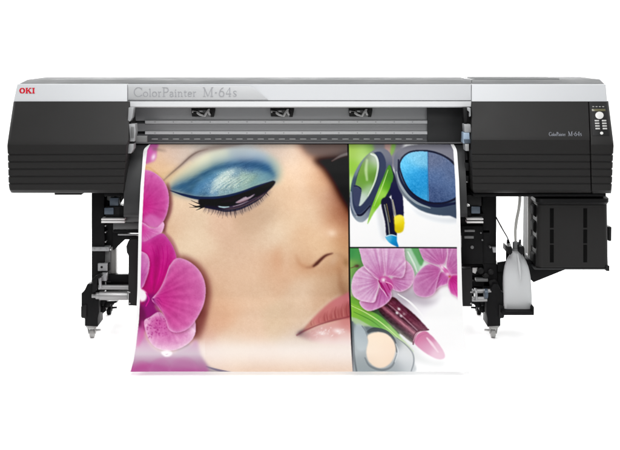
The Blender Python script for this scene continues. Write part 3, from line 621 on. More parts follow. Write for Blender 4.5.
# lettering: every glyph is a few tapering strokes in a 0..1 high box (x, y up), widths in units of height
def arc(cx, cy, rx, ry, a0, a1, n=18):
    return [(cx+rx*math.cos(R(a0+(a1-a0)*k/n)), cy+ry*math.sin(R(a0+(a1-a0)*k/n))) for k in range(n+1)]
def ring_w(a0, a1, thick, thin, n=18):
    return [thin+(thick-thin)*abs(math.cos(R(a0+(a1-a0)*k/n))) for k in range(n+1)]
K, T, S_ = .105, .045, .035
XH = .62
def ser(x, y, w=.11): return ([(x-w, y), (x+w, y)], [S_, S_])
GLYPH = {
    'C': (.80, [(arc(.44, .5, .38, .49, 42, 318), ring_w(42, 318, .11, .04)), ([(.75, .98), (.74, .70)], [.03, .05]), ([(.74, .20), (.78, .12)], [.03, .03])]),
    'P': (.62, [([(.16, 0), (.16, 1)], [K, K]), ser(.16, .015, .13), ser(.13, .985, .13), ([(.16, .97), (.34, .97)], [T, T]), (arc(.34, .72, .22, .25, 90, -90), ring_w(90, -90, .11, .045)), ([(.16, .47), (.34, .47)], [T, T])]),
    'o': (.60, [(arc(.29, XH/2, .24, XH/2-.01, 0, 360, 26), ring_w(0, 360, .10, .035, 26))]),
    'l': (.28, [([(.14, 0), (.14, 1.02)], [.085, .085]), ser(.14, .015, .10), ([(.03, .98), (.14, 1.0)], [.03, .05])]),
    'r': (.42, [([(.14, 0), (.14, XH)], [.085, .085]), ser(.14, .015, .10), ([(.03, XH-.04), (.14, XH)], [.03, .05]), ([(.14, XH-.16), (.24, XH-.03), (.36, XH-.02)], [.03, .05, .09])]),
    'a': (.50, [(arc(.22, XH-.17, .15, .16, 150, 0), ring_w(150, 0, .085, .04)), ([(.37, XH-.17), (.37, .09), (.46, .02)], [.085, .085, .03]), (arc(.22, .17, .16, .165, 70, 330), ring_w(70, 330, .085, .035))]),
    'i': (.28, [([(.14, 0), (.14, XH)], [.085, .085]), ser(.14, .015, .10), ([(.03, XH-.04), (.14, XH)], [.03, .05]), (arc(.13, .86, .03, .03, 0, 360, 10), [.06]*11)]),
    'n': (.62, [([(.14, 0), (.14, XH)], [.085, .085]), ser(.14, .015, .10), ([(.03, XH-.04), (.14, XH)], [.03, .05]), ([(.14, XH-.16), (.24, XH-.04), (.36, XH-.02), (.45, XH-.12), (.47, XH-.22), (.47, 0)], [.03, .04, .06, .085, .085, .085]), ser(.47, .015, .10)]),
    't': (.38, [([(.16, .82), (.16, .12), (.22, .02), (.34, .05)], [.05, .085, .07, .03]), ([(.04, XH-.02), (.33, XH-.02)], [.04, .04])]),
    'e': (.52, [(arc(.27, XH/2, .21, XH/2-.01, 8, 318), ring_w(8, 318, .09, .035)), ([(.06, XH/2+.03), (.48, XH/2+.03)], [.035, .035])]),
    'M': (1.0, [([(.16, 0), (.16, .97)], [.045, .045]), ser(.16, .015, .12), ser(.10, .985, .08), ([(.14, 1), (.49, .02)], [.11, .10]), ([(.49, .02), (.84, 1)], [.04, .04]), ([(.84, 1), (.84, 0)], [.11, .11]), ser(.84, .015, .13), ser(.90, .985, .08)]),
    '-': (.34, [([(.08, .42), (.24, .42)], [.10, .10])]),
    '6': (.56, [(arc(.28, .30, .22, .29, 0, 360, 26), ring_w(0, 360, .095, .035, 26)), ([(.06, .32), (.12, .62), (.26, .86), (.44, .98)], [.09, .09, .06, .03])]),
    '4': (.58, [([(.40, 0), (.40, .98)], [.09, .09]), ([(.40, .98), (.04, .30)], [.035, .035]), ([(.03, .29), (.54, .29)], [.055, .055]), ser(.40, .015, .10)]),
    's': (.44, [([(.36, XH-.14), (.33, XH-.03), (.21, XH-.01), (.09, XH-.09), (.11, XH-.2), (.22, .30), (.34, .21), (.35, .1), (.24, .015), (.11, .03), (.06, .17)], [.03, .03, .05, .08, .09, .10, .09, .07, .04, .03, .03])]),
    'O': (1.02, [(arc(.50, .5, .36, .42, 0, 360, 30), ring_w(0, 360, .30, .14, 30))]),
    'K': (1.06, [([(.20, 0), (.20, 1)], [.27, .27]), ([(.02, .06), (.42, .06)], [.13, .13]), ([(.02, .94), (.42, .94)], [.13, .13]), ([(.30, .42), (.80, .95)], [.15, .15]), ([(.46, .60), (.86, .05)], [.26, .26]), ([(.64, .94), (1.0, .94)], [.13, .13]), ([(.64, .06), (1.06, .06)], [.13, .13])]),
    'I': (.52, [([(.26, 0), (.26, 1)], [.27, .27]), ([(.05, .06), (.47, .06)], [.13, .13]), ([(.05, .94), (.47, .94)], [.13, .13])]),
    ' ': (.36, []),
}
def lettering(name, text, px0, py_base, hpx, Yfun, mat, parent, space=.06, sizes=None, stretch=1.0, thick=.0012):
    """raised letters; Yfun(px, py) gives the depth of the face they sit on"""
    mb = MB(); x = px0; n = 0
    for i, ch in enumerate(text):
        hp = hpx*(sizes[i] if sizes else 1)
        wd, strokes = GLYPH[ch]
        for pts, ws in strokes:
            n += 1
            P = [(x+p[0]*hp*stretch, py_base-p[1]*hp) for p in pts]
            if len(ws) != len(P): ws = list(np.interp(np.linspace(0, 1, len(P)), np.linspace(0, 1, len(ws)), ws))
            L, Rr = [], []
            for k in range(len(P)):
                a, b = P[max(k-1, 0)], P[min(k+1, len(P)-1)]
                dx, dy = b[0]-a[0], b[1]-a[1]; q = math.hypot(dx, dy) or 1
                ox, oy = -dy/q*ws[k]*hp/2, dx/q*ws[k]*hp/2
                L.append((P[k][0]+ox, P[k][1]+oy)); Rr.append((P[k][0]-ox, P[k][1]-oy))
            off = thick+.00006*(n % 12)
            top = [W(px, py, Yfun(px, py)-off) for px, py in L]+[W(px, py, Yfun(px, py)-off) for px, py in Rr]
            bot = [W(px, py, Yfun(px, py)-.0002) for px, py in L]+[W(px, py, Yfun(px, py)-.0002) for px, py in Rr]
            m = len(P); vv = top+bot; ff = []
            for k in range(m-1):
                ff += [(k, k+1, m+k+1, m+k), (k, 2*m+k, 2*m+k+1, k+1), (m+k, m+k+1, 3*m+k+1, 3*m+k)]
            ff += [(0, m, 3*m, 2*m), (m-1, 3*m-1, 4*m-1, 2*m-1)]
            mb.geo(vv, ff)
        x += (wd*stretch+space)*hp
    return mb.build(name, mat, parent), x
yb1 = lambda px, py: np.interp(py, [84.55, 101.4], [.030, .008])
lettering('brand_lettering', 'OKI', 19.3, 93.4, 5.5, yb1, 'ink_red', FP, .03, stretch=1.08, thick=.0016)
lettering('model_lettering', 'ColorPainter', 133.6, 96.6, 9.2, lambda px, py: .0185, 'ink_grey', FP, .05, sizes=[1.0]+[.84]*4+[1.0]+[.84]*6, stretch=1.2)
lettering('model_lettering', 'M-64s', 202.6, 96.6, 9.2, lambda px, py: .0185, 'ink_grey', FP, .08, stretch=1.18)

# side covers with stepped ribs that run round the outer corner
RIB = [154.6, 161.8, 169.0, 176.4, 183.6]
def cover_rows(pl, pr, top, ridge, bottom, Yt, Yr, Yl, rl, rr, first, side):
    """pl / pr: functions py -> px of the two outlines"""
    rows = [(pl(top), pr(top), top, Yt+.004, rl, rr), (pl(top), pr(top), top+.5, Yt, rl, rr)]
    fY = lambda y: np.interp(y, [top+.5, ridge-1.2, ridge+1.4, first, bottom-3], [Yt, Yr+.006, Yr, Yr+.002, Yl])
    for y in (ridge-14, ridge-4, ridge-1.2, ridge, ridge+1.4, ridge+3): rows.append((pl(y), pr(y), y, fY(y), rl, rr))
    j = .75
    for k, y in enumerate(RIB):
        nxt = RIB[k+1] if k+1 < len(RIB) else bottom-3
        # groove, then the lip of the next rib, which slopes back in
        dl = j if side in ('L', 'B') else 0; dr = j if side in ('R', 'B') else 0
        rows.append((pl(y-.9), pr(y-.9), y-.9, fY(y-.9)-.0012, rl, rr))
        rows.append((pl(y)+dl, pr(y)-dr, y-.25, fY(y)+.0042, rl, rr))
        rows.append((pl(y)+dl, pr(y)-dr, y+.30, fY(y)+.0042, rl, rr))
        rows.append((pl(y+1.1), pr(y+1.1), y+1.1, fY(y+1.1)+.0012, rl, rr))
    rows += [(pl(bottom-3), pr(bottom-3), bottom-3, fY(bottom-3), rl, rr), (pl(bottom)+.8, pr(bottom), bottom-.6, Yl+.02, rl, rr), (pl(bottom)+1.2, pr(bottom), bottom, Yl+.035, rl, rr)]
    return rows
ip = lambda xs, ys: (lambda y: float(np.interp(y, xs, ys)))
lc = MB()
lc.shell(cover_rows(ip([101, 141, 146, 154, 185, 193], [13.2, 7.4, 6.8, 7.2, 8.2, 9.6]), ip([101, 141, 146, 193], [129.6, 128.6, 126.6, 123.6]), 101.6, 143.2, 193.0, .0, -.135, -.085, .02, .004, 153, 'L'), .36)
LCV = lc.build('side_cover', 'cover', PR, 22)
MB().box(54.5, 191.5, 81.5, 194.9, -.03, .2, .002).build('grip', 'dark', LCV)
rc = MB()
rc.shell(cover_rows(ip([101, 143, 193], [471.6, 471.6, 472.8]), ip([101, 143, 193], [588.0, 589.9, 590.9]), 101.4, 138.5, 192.8, .0, -.125, -.085, .004, .003, 156, 'N'), .36)
RCV = rc.build('side_cover', 'cover', PR, 22)
RCV['label'] = 'right side cover with the small white model name'
def cov_face(px, py): return float(np.interp(py, [101.9, 137.3], [.0, -.119]))
lettering('model_lettering', 'ColorPainter', 549.0, 136.0, 3.9, cov_face, 'ink_white', RCV, .035, sizes=[1.0]+[.84]*4+[1.0]+[.84]*6, stretch=.74, thick=.0012)
lettering('model_lettering', 'M-64s', 568.0, 136.0, 4.5, cov_face, 'ink_white', RCV, .03, stretch=1.02, thick=.0014)
MB().box(473, 193.4, 606, 196.6, -.01, .34, .003).build('base_plate', 'black', RCV)
# control console at the right end
cc = MB()
cc.shell(cover_rows(ip([101, 143, 193], [589.2, 591.0, 591.9]), ip([101, 141, 146, 155, 185, 193], [608.8, 613.6, 614.2, 613.6, 612.4, 611.6]), 101.4, 143.2, 193.4, .0, -.135, -.085, .003, .02, 153, 'R'), .36)
CON = cc.build('control_console', 'cover', PR, 22)
MB().box(587.9, 102.5, 592.6, 192, .06, .3, .001).build('gap_filler', 'deep', CON)
yc = lambda py: float(np.interp(py, [102, 142], [.0, -.129]))
def on_console(pts, lift, mat, name, parent, th=.003, bevel=.0008):
    f = [W(x, y, yc(y)-lift) for x, y in pts]; n = len(f)
    v = f+[p+Vector((0, th+lift, 0)) for p in f]
    return MB().geo(v, [tuple(range(n)), tuple(range(2*n-1, n-1, -1))]+[(i, (i+1) % n, n+(i+1) % n, n+i) for i in range(n)], bevel).build(name, mat, parent)
KP = on_console([(590.6, 104.6), (605.8, 104.6), (609.4, 135.6), (592.6, 135.6)], .0016, 'dark', 'keypad', CON)
on_console([(591.8, 108.9), (605.4, 108.9), (605.7, 111.2), (592.0, 111.2)], .0032, 'lcd', 'display', CON, .002)
for k in range(4): on_console([(592.4+3.3*k, 106.2), (594.2+3.3*k, 106.2), (594.3+3.3*k, 107.2), (592.5+3.3*k, 107.2)], .0030, 'postgrey', 'indicator_lamp', CON, .002, .0003)
def button(px, py, rx, ry, lift=.005, mat='dial'):
    return on_console([(px+rx*math.cos(2*math.pi*k/20), py+ry*math.sin(2*math.pi*k/20)) for k in range(20)], lift, mat, 'button', CON, .003, .001)
button(599.6, 115.4, 4.1, 3.7, .007)
for r_ in range(4):
    y = 120.7+2.65*r_; x0 = 597.0+.28*r_
    for q in (0, 1):
        xx = x0+q*7.2; on_console([(xx-2.3, y-.75), (xx+2.1, y-.75), (xx+2.2, y+.75), (xx-2.2, y+.75)], .0045, 'button', 'button', CON, .003, .0008)
button(601.8, 133.2, 1.6, 1.5)

# ---------------------------------------------------------------- window over the platen
YW = .13
wi = MB()
wi.box(129, 107.2, 428, 120.9, YW+.012, YW+.06, .002)
WIN = wi.build('print_window', 'window', PR)
MB().box(129, 119, 428, 136, YW+.03, YW+.07, .001).build('backing', 'window_low', WIN)
MB().box(129, 123.6, 428, 131.4, YW+.006, YW+.05, .002).build('lower_pane', 'window_mid', WIN)
MB().box(129, 134.2, 428, 142.2, YW-.002, YW+.06, .003).build('lower_skirt', 'window_low', WIN)
for y0, y1 in ((120.5, 123.9), (131.1, 134.6)):
    MB().shell([(145, 428, y0, YW+.004, .001, .001), (145, 428, y0+.3, YW-.003, .001, .001), (145, 428, y1-.3, YW-.005, .001, .001), (145, 428, y1, YW+.002, .001, .001)], YW+.06).build('rail', 'rail', WIN)
for y0 in (122.0, 133.0):
    for k in range(16):
        x = 155+k*18.4
        if x < 426: MB().disc(x, y0, YW-.006, .45, .004, 10).build('rail_screw', 'midgrey', WIN)
for k in range(27): MB().box(141+10.6*k, 138.6, 147.2+10.6*k, 139.7, YW-.0045, YW+.002, .0006).build('air_slot', 'zinc', WIN)
MB().box(128.5, 142.2, 464, 143.7, YW-.012, YW+.06, .001).build('lower_lip', 'lip', WIN)
MB().prism([(427.4, 107.4), (462.6, 107.4), (463.6, 142.4), (427.4, 142.4)], YW-.010, YW+.06, .002).build('window_shutter', 'shutter', WIN)
# pinch levers under the ledge
def pinch(px):
    base = MB(); base.prism([(px-10.8, 108.4), (px+13, 108.4), (px+13, 110.4), (px+11.6, 117), (px+8.6, 117), (px+6.4, 110.4), (px-4, 110.2), (px-5, 112), (px+1, 113.4), (px+3, 116.6), (px-1, 116.8), (px-10, 116.6)], YW-.004, YW+.02, .001)
    o = base.build('pinch_lever', 'dark', PR)
    MB().prism([(px-4.2, 109.8), (px+6.6, 109.8), (px+7, 116.8), (px+2, 117.2), (px-2, 114), (px-4.6, 112)], YW-.002, YW+.015, .001).build('lever_plate', 'midgrey', o)
    a = MB(); a.prism([(px-10, 110.6), (px-4.5, 111.4), (px-1, 114), (px+2.5, 115.2), (px+2, 117), (px-2.6, 115.8), (px-6, 113.4), (px-10, 112.8)], YW-.020, YW-.006, .0012)
    a.prism([(px+1.2, 117), (px+3, 113), (px+6, 109), (px+8, 109), (px+7.4, 111.4), (px+9, 115.4), (px+7, 115.6), (px+5.6, 112.8), (px+3.4, 117)], YW-.022, YW-.006, .0012)
    a.build('lever_arm', 'steel', o)
    MB().rod(px-8.6, px-5.4, 113.2, YW-.018, 1.7, 14).build('lever_roller', 'dark', o); MB().rod(px+8.2, px+10.4, 110.4, YW-.012, 1.4, 12).build('lever_roller', 'dark', o)
    s_ = MB(); s_.rod(px-2.4, px+.6, 111.2, YW-.012, .9, 12); s_.build('spring', 'zinc', o)
for px in (202, 281, 359.5): pinch(px)
YB = -.01
# end hardware on both sides of the window
eb = MB(); eb.prism([(128.6, 107.6), (133.6, 107.6), (132.4, 117.5), (130, 121.5), (127.8, 121.5)], YB-.05, YB+.012); EB = eb.build('end_bracket', 'zinc', PR)
MB().prism([(128.4, 124.2), (135.0, 124.2), (135.6, 131.5), (134.6, 141.5), (129.2, 141.5), (127.8, 132)], YB-.06, YB+.012).build('latch', 'zinc', EB)
MB().prism([(131, 127), (133.6, 127), (133.8, 138), (131.2, 138)], YB-.066, YB-.05, .001).build('latch_insert', 'midgrey', EB)
MB().prism([(127.5, 144), (133.6, 144), (133.6, 149), (131, 153.5), (127.5, 153.5)], YB-.06, YB+.012).build('latch_foot', 'zinc', EB)
MB().prism([(127.0, 117.5), (130.5, 117.5), (130.5, 124.2), (127, 124.2)], YB-.03, YB+.012).build('bracket_spacer', 'black', EB)
MB().prism([(135.6, 136), (147, 136), (147, 142), (135.6, 142)], YB-.012, YB+.012).build('slide_block', 'midgrey', EB)
eb = MB(); eb.prism([(463.6, 107.6), (467.6, 107.6), (467.6, 122), (464.4, 124)], YB-.03, YB+.012); EB = eb.build('end_bracket', 'dark', PR)
MB().prism([(467.4, 108.0), (470.6, 108.0), (470.8, 116), (469.4, 117), (469.4, 112), (467.6, 110.6)], YB-.05, YB+.012).build('hook', 'zinc', EB)
MB().prism([(464, 124.4), (470.6, 124.4), (471.3, 132.5), (464.6, 132.5)], YB-.06, YB+.012).build('latch', 'zinc', EB)
MB().prism([(463.6, 132.8), (469.4, 132.8), (470, 143.4), (463.2, 143.4)], YB-.065, YB+.012).build('sensor_block', 'lightblue', EB)
MB().prism([(463.8, 139.4), (470.4, 139.4), (470.4, 143.2), (464.6, 143.2)], YB-.070, YB-.05, .001).build('sensor_lens', 'blue', EB)
MB().prism([(465, 144), (469, 144), (469, 151), (465.6, 151)], YB-.07, YB+.012).build('latch_foot', 'zinc', EB)
for x0, x1, y0, y1 in ((466, 468, 152, 160), (465, 469, 163, 171), (466, 468.6, 176, 183)):
    MB().box(x0, y0, x1, y1, -.01, .06).build('clip', 'dark', EB)
MB().disc(466.8, 182, -.012, .8, .01, 12).build('screw', 'steel', EB)

# ---------------------------------------------------------------- the sheet's run, shared by the guide beneath it
SY = np.array([142.0, 143.2, 144.6, 146.4, 149, 154, 162, 172, 186, 210, 241, 270, 297, 318, 333, 343, 352, 360, 366, 372])
SD = np.array([.20, .155, .115, .075, .045, .02, -.005, -.035, -.065, -.098, -.125, -.15, -.18, -.225, -.275, -.325, -.385, -.445, -.49, -.535])
SHEET_W2 = .7615
def paper_guide():
    g_ = MB(); v, f = [], []
    ys = [143.0, 144.6, 146.4, 149, 154, 162, 172, 186, 200, 210, 214, 217]
    off = [.02, .018, .016, .014, .014, .014, .014, .014, .016, .03, .05, .085]
    pl = ip([143, 150, 190, 217], [127, 125.0, 123.8, 123.6]); pr = ip([143, 150, 190, 217], [463, 464.6, 466.5, 467.5])
    for y, o in zip(ys, off):
        Y = float(np.interp(y, SY, SD))+o; v += [W(pl(y), y, Y), W(pr(y), y, Y)]
    n = len(ys)
    for i in range(n-1): f.append((2*i, 2*i+1, 2*i+3, 2*i+2))
    m = len(v); v += [Vector((p.x, .40, p.z)) for p in v[:]]
    for i in range(n-1):
        f += [(2*i, 2*i+2, m+2*i+2, m+2*i), (2*i+1, m+2*i+1, m+2*i+3, 2*i+3)]
    f += [(2*n-2, 2*n-1, m+2*n-1, m+2*n-2), (0, m, m+1, 1)]
    g_.geo(v, f); return g_.build('paper_guide', 'shutter', PR, 40)
paper_guide()
# cross rails between the legs
MB().box(119, 214, 457, 221.8, .09, .20, .004).build('cross_rail', 'railgrey', PR)
MB().box(456.5, 213, 484, 229.4, .13, .20, .002).build('rail_end', 'black', PR)
MB().box(113, 222.6, 457, 229.2, .10, .20, .004).build('cross_rail', 'railgrey', PR)
MB().box(113, 229.8, 490, 233.2, .12, .20, .003).build('cross_rail', 'black', PR)
MB().rod(118, 470, 234.6, .12, .9).build('tension_bar', 'zinc', PR)
MB().prism([(139, 236.5), (139, 239.6), (125, 239.6), (114, 250), (112.6, 250), (112.6, 232), (120, 232)], .13, .16).build('gusset', 'black', PR)

# ---------------------------------------------------------------- legs
def leg_left():
    l = MB(); l.box(91.6, 193, 104.2, 292, .12, .22, .003); l.box(104.0, 193, 124, 196.4, .10, .3, .002); L = l.build('leg', 'black', PR)
    MB().box(104.6, 196.4, 113, 247, .16, .22, .002).build('leg_rib', 'black', L)
    MB().prism([(107, 195.6), (123.6, 195.6), (123.6, 198), (120, 204), (107, 200)], .15, .18).build('motor_bracket', 'midgrey', L)
    MB().box(105.5, 206.5, 124.5, 218.0, .08, .2, .003).build('motor', 'dark', L)
    MB().box(109.6, 197.8, 118.6, 206.2, .09, .16, .003).build('connector', 'blue', L)
    MB().box(104.2, 207.8, 113.6, 214.6, .068, .12, .003).build('connector', 'blue', L)
    MB().box(119.4, 206.2, 124.4, 216, .076, .12, .002).build('connector', 'black', L)
    MB().box(101.2, 218.6, 124.6, 220.2, .05, .14, .0012).build('tray_plate', 'white', L)
    MB().box(101.2, 221.0, 124.6, 223.0, .055, .14, .0012).build('tray_plate', 'white', L)
    MB().box(91.6, 247.2, 109.0, 251.2, .105, .18, .002).build('clamp_plate', 'zinc', L)
    for x, y in ((94, 249.2), (100, 249.2), (106, 249.2)): MB().disc(x, y, .101, .8, .006, 12).build('bolt', 'steel', L)
    for y in (226, 232.4, 242): MB().disc(105.4, y, .118, .7, .05, 12).build('bolt', 'steel', L)
    MB().box(104.6, 251, 110.6, 282, .14, .2, .002).build('leg_column', 'midgrey', L)
    MB().box(110.9, 247, 116.0, 282, .15, .2, .002).build('leg_column', 'postgrey', L)
    sb = MB().box(97.8, 263.6, 107.4, 271.0, .10, .13, .0015).build('sensor_plate', 'zinc', L)
    MB().disc(101.6, 267.2, .0985, 1.2, .006, 16).build('sensor', 'black', L)
    MB().box(107.4, 263.4, 109.2, 271, .11, .14, .001).build('sensor_plate', 'black', L)
    return L
LEG = leg_left()
def foot(fx, mir):
    """foot beam with front shoe, running back under the machine; fx: picture x of its centre, mir: which side its gears sit"""
    F = lambda dx: fx+mir*dx
    pts = [(-11, 293.2), (-8.8, 292), (-5, 284), (-1, 284), (6.5, 296), (6.8, 312), (5.4, 318), (5.4, 326.6), (-7.6, 326), (-7.6, 318.4), (-11, 318)]
    f_ = MB(); f_.prism([(F(a), b) for a, b in pts], .06, .20, .003)
    x = W(fx-mir*0, 0, .1).x; zt = W(0, 303, .1).z; zb = W(0, 322, .1).z
    f_.wbox(x-.024, x+.024, .18, .66, zb, zt-.02, .004)
    O = f_.build('foot', 'black', PR)
    MB().prism([(F(-11.4), 306.5), (F(-6), 304.5), (F(-6), 318), (F(-11.4), 317)], .05, .075, .002).build('shoe_plate', 'dark', O)
    for (dx, py, r_) in ((10, 301, 4.2), (14.5, 304.4, 3.4), (10.5, 309.5, 3.2), (7, 297, 3)):
        MB().disc(F(dx), py, .13, r_, .05, 18, .004).build('gear', 'black', O)
    MB().prism([(F(14), 301.5), (F(24), 301), (F(25), 302.4), (F(17), 305), (F(14), 305)], .12, .16).build('pawl', 'black', O)
    for Y, cn in ((.11, 0), (.58, 1)):
        px, d = fx, DCAM+Y; wx = W(fx-mir*.5, 0, .11).x
        c_ = MB(); h = .060
        c_.tube([(wx, Y, h+.012), (wx, Y, h-.002)], [.030, .030], 20); c_.tube([(wx, Y, h-.001), (wx, Y, h-.012)], [.026, .020], 20)
        for s_ in (-1, 1): c_.geo([(wx+s_*.017, Y-.018, h-.006), (wx+s_*.017, Y+.018, h-.006), (wx+s_*.015, Y+.020, .020), (wx+s_*.015, Y+.004, .020), (wx+s_*.020, Y-.018, h-.006), (wx+s_*.020, Y+.018, h-.006), (wx+s_*.018, Y+.020, .020), (wx+s_*.018, Y+.004, .020)],
                  [(0, 1, 2, 3), (4, 7, 6, 5), (0, 4, 5, 1), (1, 5, 6, 2), (2, 6, 7, 3), (3, 7, 4, 0)], .001)
        c_.tube([(wx-.012, Y+.012, .0235), (wx-.010, Y+.012, .0235), (wx+.010, Y+.012, .0235), (wx+.012, Y+.012, .0235)], [.018, .0232, .0232, .018], 24)
        c_.tube([(wx+mir*.018, Y-.004, .040), (wx+mir*.045, Y-.012, .044)], [.006, .005], 8)
        c_.build('caster', 'black' if cn else 'caster', O)
    return O
foot(92.4, 1)
# take-up unit, left
tp = MB(); tp.prism([(128.6, 240.2), (131, 239.4), (140, 239.4), (140, 306), (128.4, 305.4), (128.4, 255.4), (126.6, 252.5), (126.2, 246.0)], .0, .06, .002); TP = tp.build('take_up_arm', 'dark', PR)
for y in (292.4, 303.4): MB().disc(129.6, y, -.004, .8, .01, 12).build('bolt', 'steel', TP)
MB().box(106, 281.4, 130, 292, .15, .17, .002).build('back_plate', 'black', TP)
MB().box(106, 274.6, 130, 281.8, .12, .17, .003).build('crossbar', 'black', TP)
MB().rod(98.5, 129, 287.4, .07, 2.6).build('roller', 'steel', TP)
MB().rod(92.0, 128.6, 295.8, .06, 4.3, steps=[(0, .5), (.1, .5), (.11, .8), (.2, .8), (.21, 1), (.97, 1), (1, .9)]).build('roller', 'steel', TP)
MB().prism([(92.2, 279.5), (95.4, 276), (101, 273.6), (103, 275.4), (97.2, 279), (96.2, 291), (92.4, 293)], .03, .055, .002).build('lever', 'black', TP)
MB().prism([(98.2, 278.6), (100.8, 277.8), (101.6, 288), (99.4, 289.6)], .045, .06, .001).build('lever', 'zinc', TP)
MB().box(101.5, 273.4, 106.6, 281, .08, .12, .0015).build('spacer', 'zinc', TP)
MB().rod(140, 462, 291.5, .03, 5.2, 24).build('take_up_shaft', 'dark', PR)

# right leg and drive side
def leg_right():
    l = MB(); l.box(482.5, 193, 496.4, 264, .12, .24, .003); l.box(461.5, 226, 483, 264, .10, .2, .003); l.box(470, 274, 487, 288, .19, .22, .002); l.box(470, 287, 488, 300.5, .17, .19, .002); l.box(463, 193, 485, 197, .1, .3, .002); l.box(461, 193, 484, 203, .2, .24, .002); l.box(470.6, 202.8, 484, 227, .2, .24, .002); L = l.build('leg', 'black', PR)
    MB().prism([(466.4, 195), (481.6, 195), (481.6, 206.2), (472, 206.2), (466.4, 203)], .07, .16, .003).build('motor', 'dark', L)
    MB().prism([(466.8, 203.6), (470, 206.4), (466.8, 206.4)], .062, .07, .0004).build('motor_gap_patch', 'white', L)  # white piece added in place of a see-through gap
    MB().box(471.2, 206.6, 480.2, 213.6, .06, .12, .003).build('connector', 'blue', L)
    MB().box(461, 207, 471, 216, .07, .2, .002).build('bracket_plate', 'black', L)
    MB().box(462, 197, 466.4, 216, .09, .2, .002).build('bracket_plate', 'black', L)
    MB().box(466.2, 213.6, 484, 218.4, .1, .2, .002).build('bracket_plate', 'black', L)
    MB().box(467.0, 218.4, 483.4, 219.9, .05, .12, .001).build('tray_plate', 'white', L)
    MB().box(467.0, 221.4, 483.4, 223.2, .055, .12, .001).build('tray_plate', 'white', L)
    MB().box(464.6, 230.0, 474.8, 232.0, .085, .12, .001).build('guide_strip', 'midgrey', L)
    MB().box(464.6, 236.2, 473.8, 238.6, .085, .12, .001).build('guide_strip', 'midgrey', L)
    for x, y, r_ in ((472.2, 247.4, 1.7), (490.4, 247.4, 1.0), (481, 233, .8), (482.4, 240.2, .9)): MB().disc(x, y, .09, r_, .04, 16).build('bolt', 'midgrey', L)
    MB().prism([(492.4, 247.4), (496, 247.4), (496.2, 252.6), (493.2, 252.6)], .095, .13, .001).build('cable_clip', 'zinc', L)
    MB().box(461.6, 264, 497.0, 275.6, .14, .24, .003).build('gear_case', 'black', L)
    MB().box(483.5, 264, 497.0, 296, .12, .24, .003).build('lower_post', 'black', L)
    MB().prism([(472.6, 268.0), (477.4, 267.8), (477.4, 269.4), (475.4, 273.8), (472.6, 272.4)], .132, .145, .0004).build('gap_patch', 'white', L)  # white patch added where the backdrop would show through
    for x, y, r_ in ((481, 271, 3.2), (486, 276, 2.8), (491, 272, 3)): MB().disc(x, y, .1, r_, .05, 18, .003).build('gear', 'dark', L)
    MB().box(476, 278.6, 488, 281.6, .1, .14, .001).build('drive_link', 'midgrey', L)
    MB().prism([(489, 281), (495, 279.4), (498, 283), (496, 288), (490, 287)], .1, .13, .001).build('drive_link', 'dark', L)
    return L
leg_right()
foot(492.8, -1)
tp = MB(); tp.prism([(456, 249), (461.6, 247.4), (461.6, 269), (472.2, 269), (472.2, 306.4), (456, 306.4)], .0, .06, .002); TP2 = tp.build('take_up_arm', 'dark', PR)
for y in (292.2, 303.6): MB().disc(471.0, y, -.004, .8, .01, 12).build('bolt', 'steel', TP2)
MB().rod(472, 491, 291.0, .07, 2.2).build('roller', 'steel', TP2)
MB().rod(472, 487, 299.0, .06, 2.6).build('roller', 'steel', TP2)
MB().rod(484, 487.6, 293.6, .05, 5.0, steps=[(0, .9), (.1, 1), (.9, 1), (1, .9)]).build('collar', 'blue', TP2)
MB().rod(474.6, 476.6, 294.6, .055, 6.4, steps=[(0, .95), (.1, 1), (.9, 1), (1, .95)]).build('flange', 'zinc', TP2)
MB().box(472, 281.6, 491, 286.6, .12, .17, .003).build('crossbar', 'black', TP2)

# ---------------------------------------------------------------- ink supply under the right cover
ib = MB()
ib.shell([(537.4, 607.0, 204.4, .0, .03, .03), (537.2, 607.4, 205.2, -.006, .032, .032), (536.2, 608.6, 266.6, -.006, .032, .032), (536.2, 608.6, 268.4, .0, .03, .03)], .36, 7)
IB = ib.build('ink_box', 'cover', PR, 30)
MB().shell([(538.6, 606.0, 196.2, .02, .03, .03), (535.6, 609.2, 199.0, -.016, .034, .034), (535.6, 609.2, 202.6, -.020, .034, .034), (537.6, 607.0, 205.6, .002, .03, .03)], .36, 7).build('lid', 'dark', IB)
for px in (551.9, 585.3):
    for y0, y1 in ((208.4, 227.8), (229.6, 243.4), (244.8, 262.4)):
        s_ = MB(); s_.box(px-1.9, y0, px+1.9, y1, -.0075, .004, .0008); s_.build('vent_slot', 'deep', IB)
MB().box(534.6, 268.4, 608.8, 269.6, -.004, .34, .001).build('base_lip', 'shutter', IB)
MB().prism([(605.6, 266), (609.6, 266), (609.6, 271.2), (606.4, 271.2)], -.006, .05, .001).build('corner_foot', 'dark', IB)
MB().box(608.4, 227, 611.6, 241.2, .05, .14, .003).build('latch', 'dark', IB)
for y in (206, 222, 238, 254):
    MB().prism([(533.4, y+1), (535.4, y-1), (538.0, y-1), (538.0, y+11), (535.4, y+11), (533.4, y+9)], .034, .12, .001).build('hinge', 'deep', IB)
MB().box(528.0, 195.6, 536.0, 257, .14, .152, .0008).build('support_post', 'postgrey', PR)
MB().prism([(528.4, 256), (533.5, 256), (533.5, 260.6), (530, 260.6)], .13, .2, .001).build('post_foot', 'zinc', PR)
MB().prism([(519, 258), (533, 261), (536, 268), (566.5, 269.2), (533.6, 282.4), (527, 276)], .10, .24, .002).build('support_arm', 'black', PR)
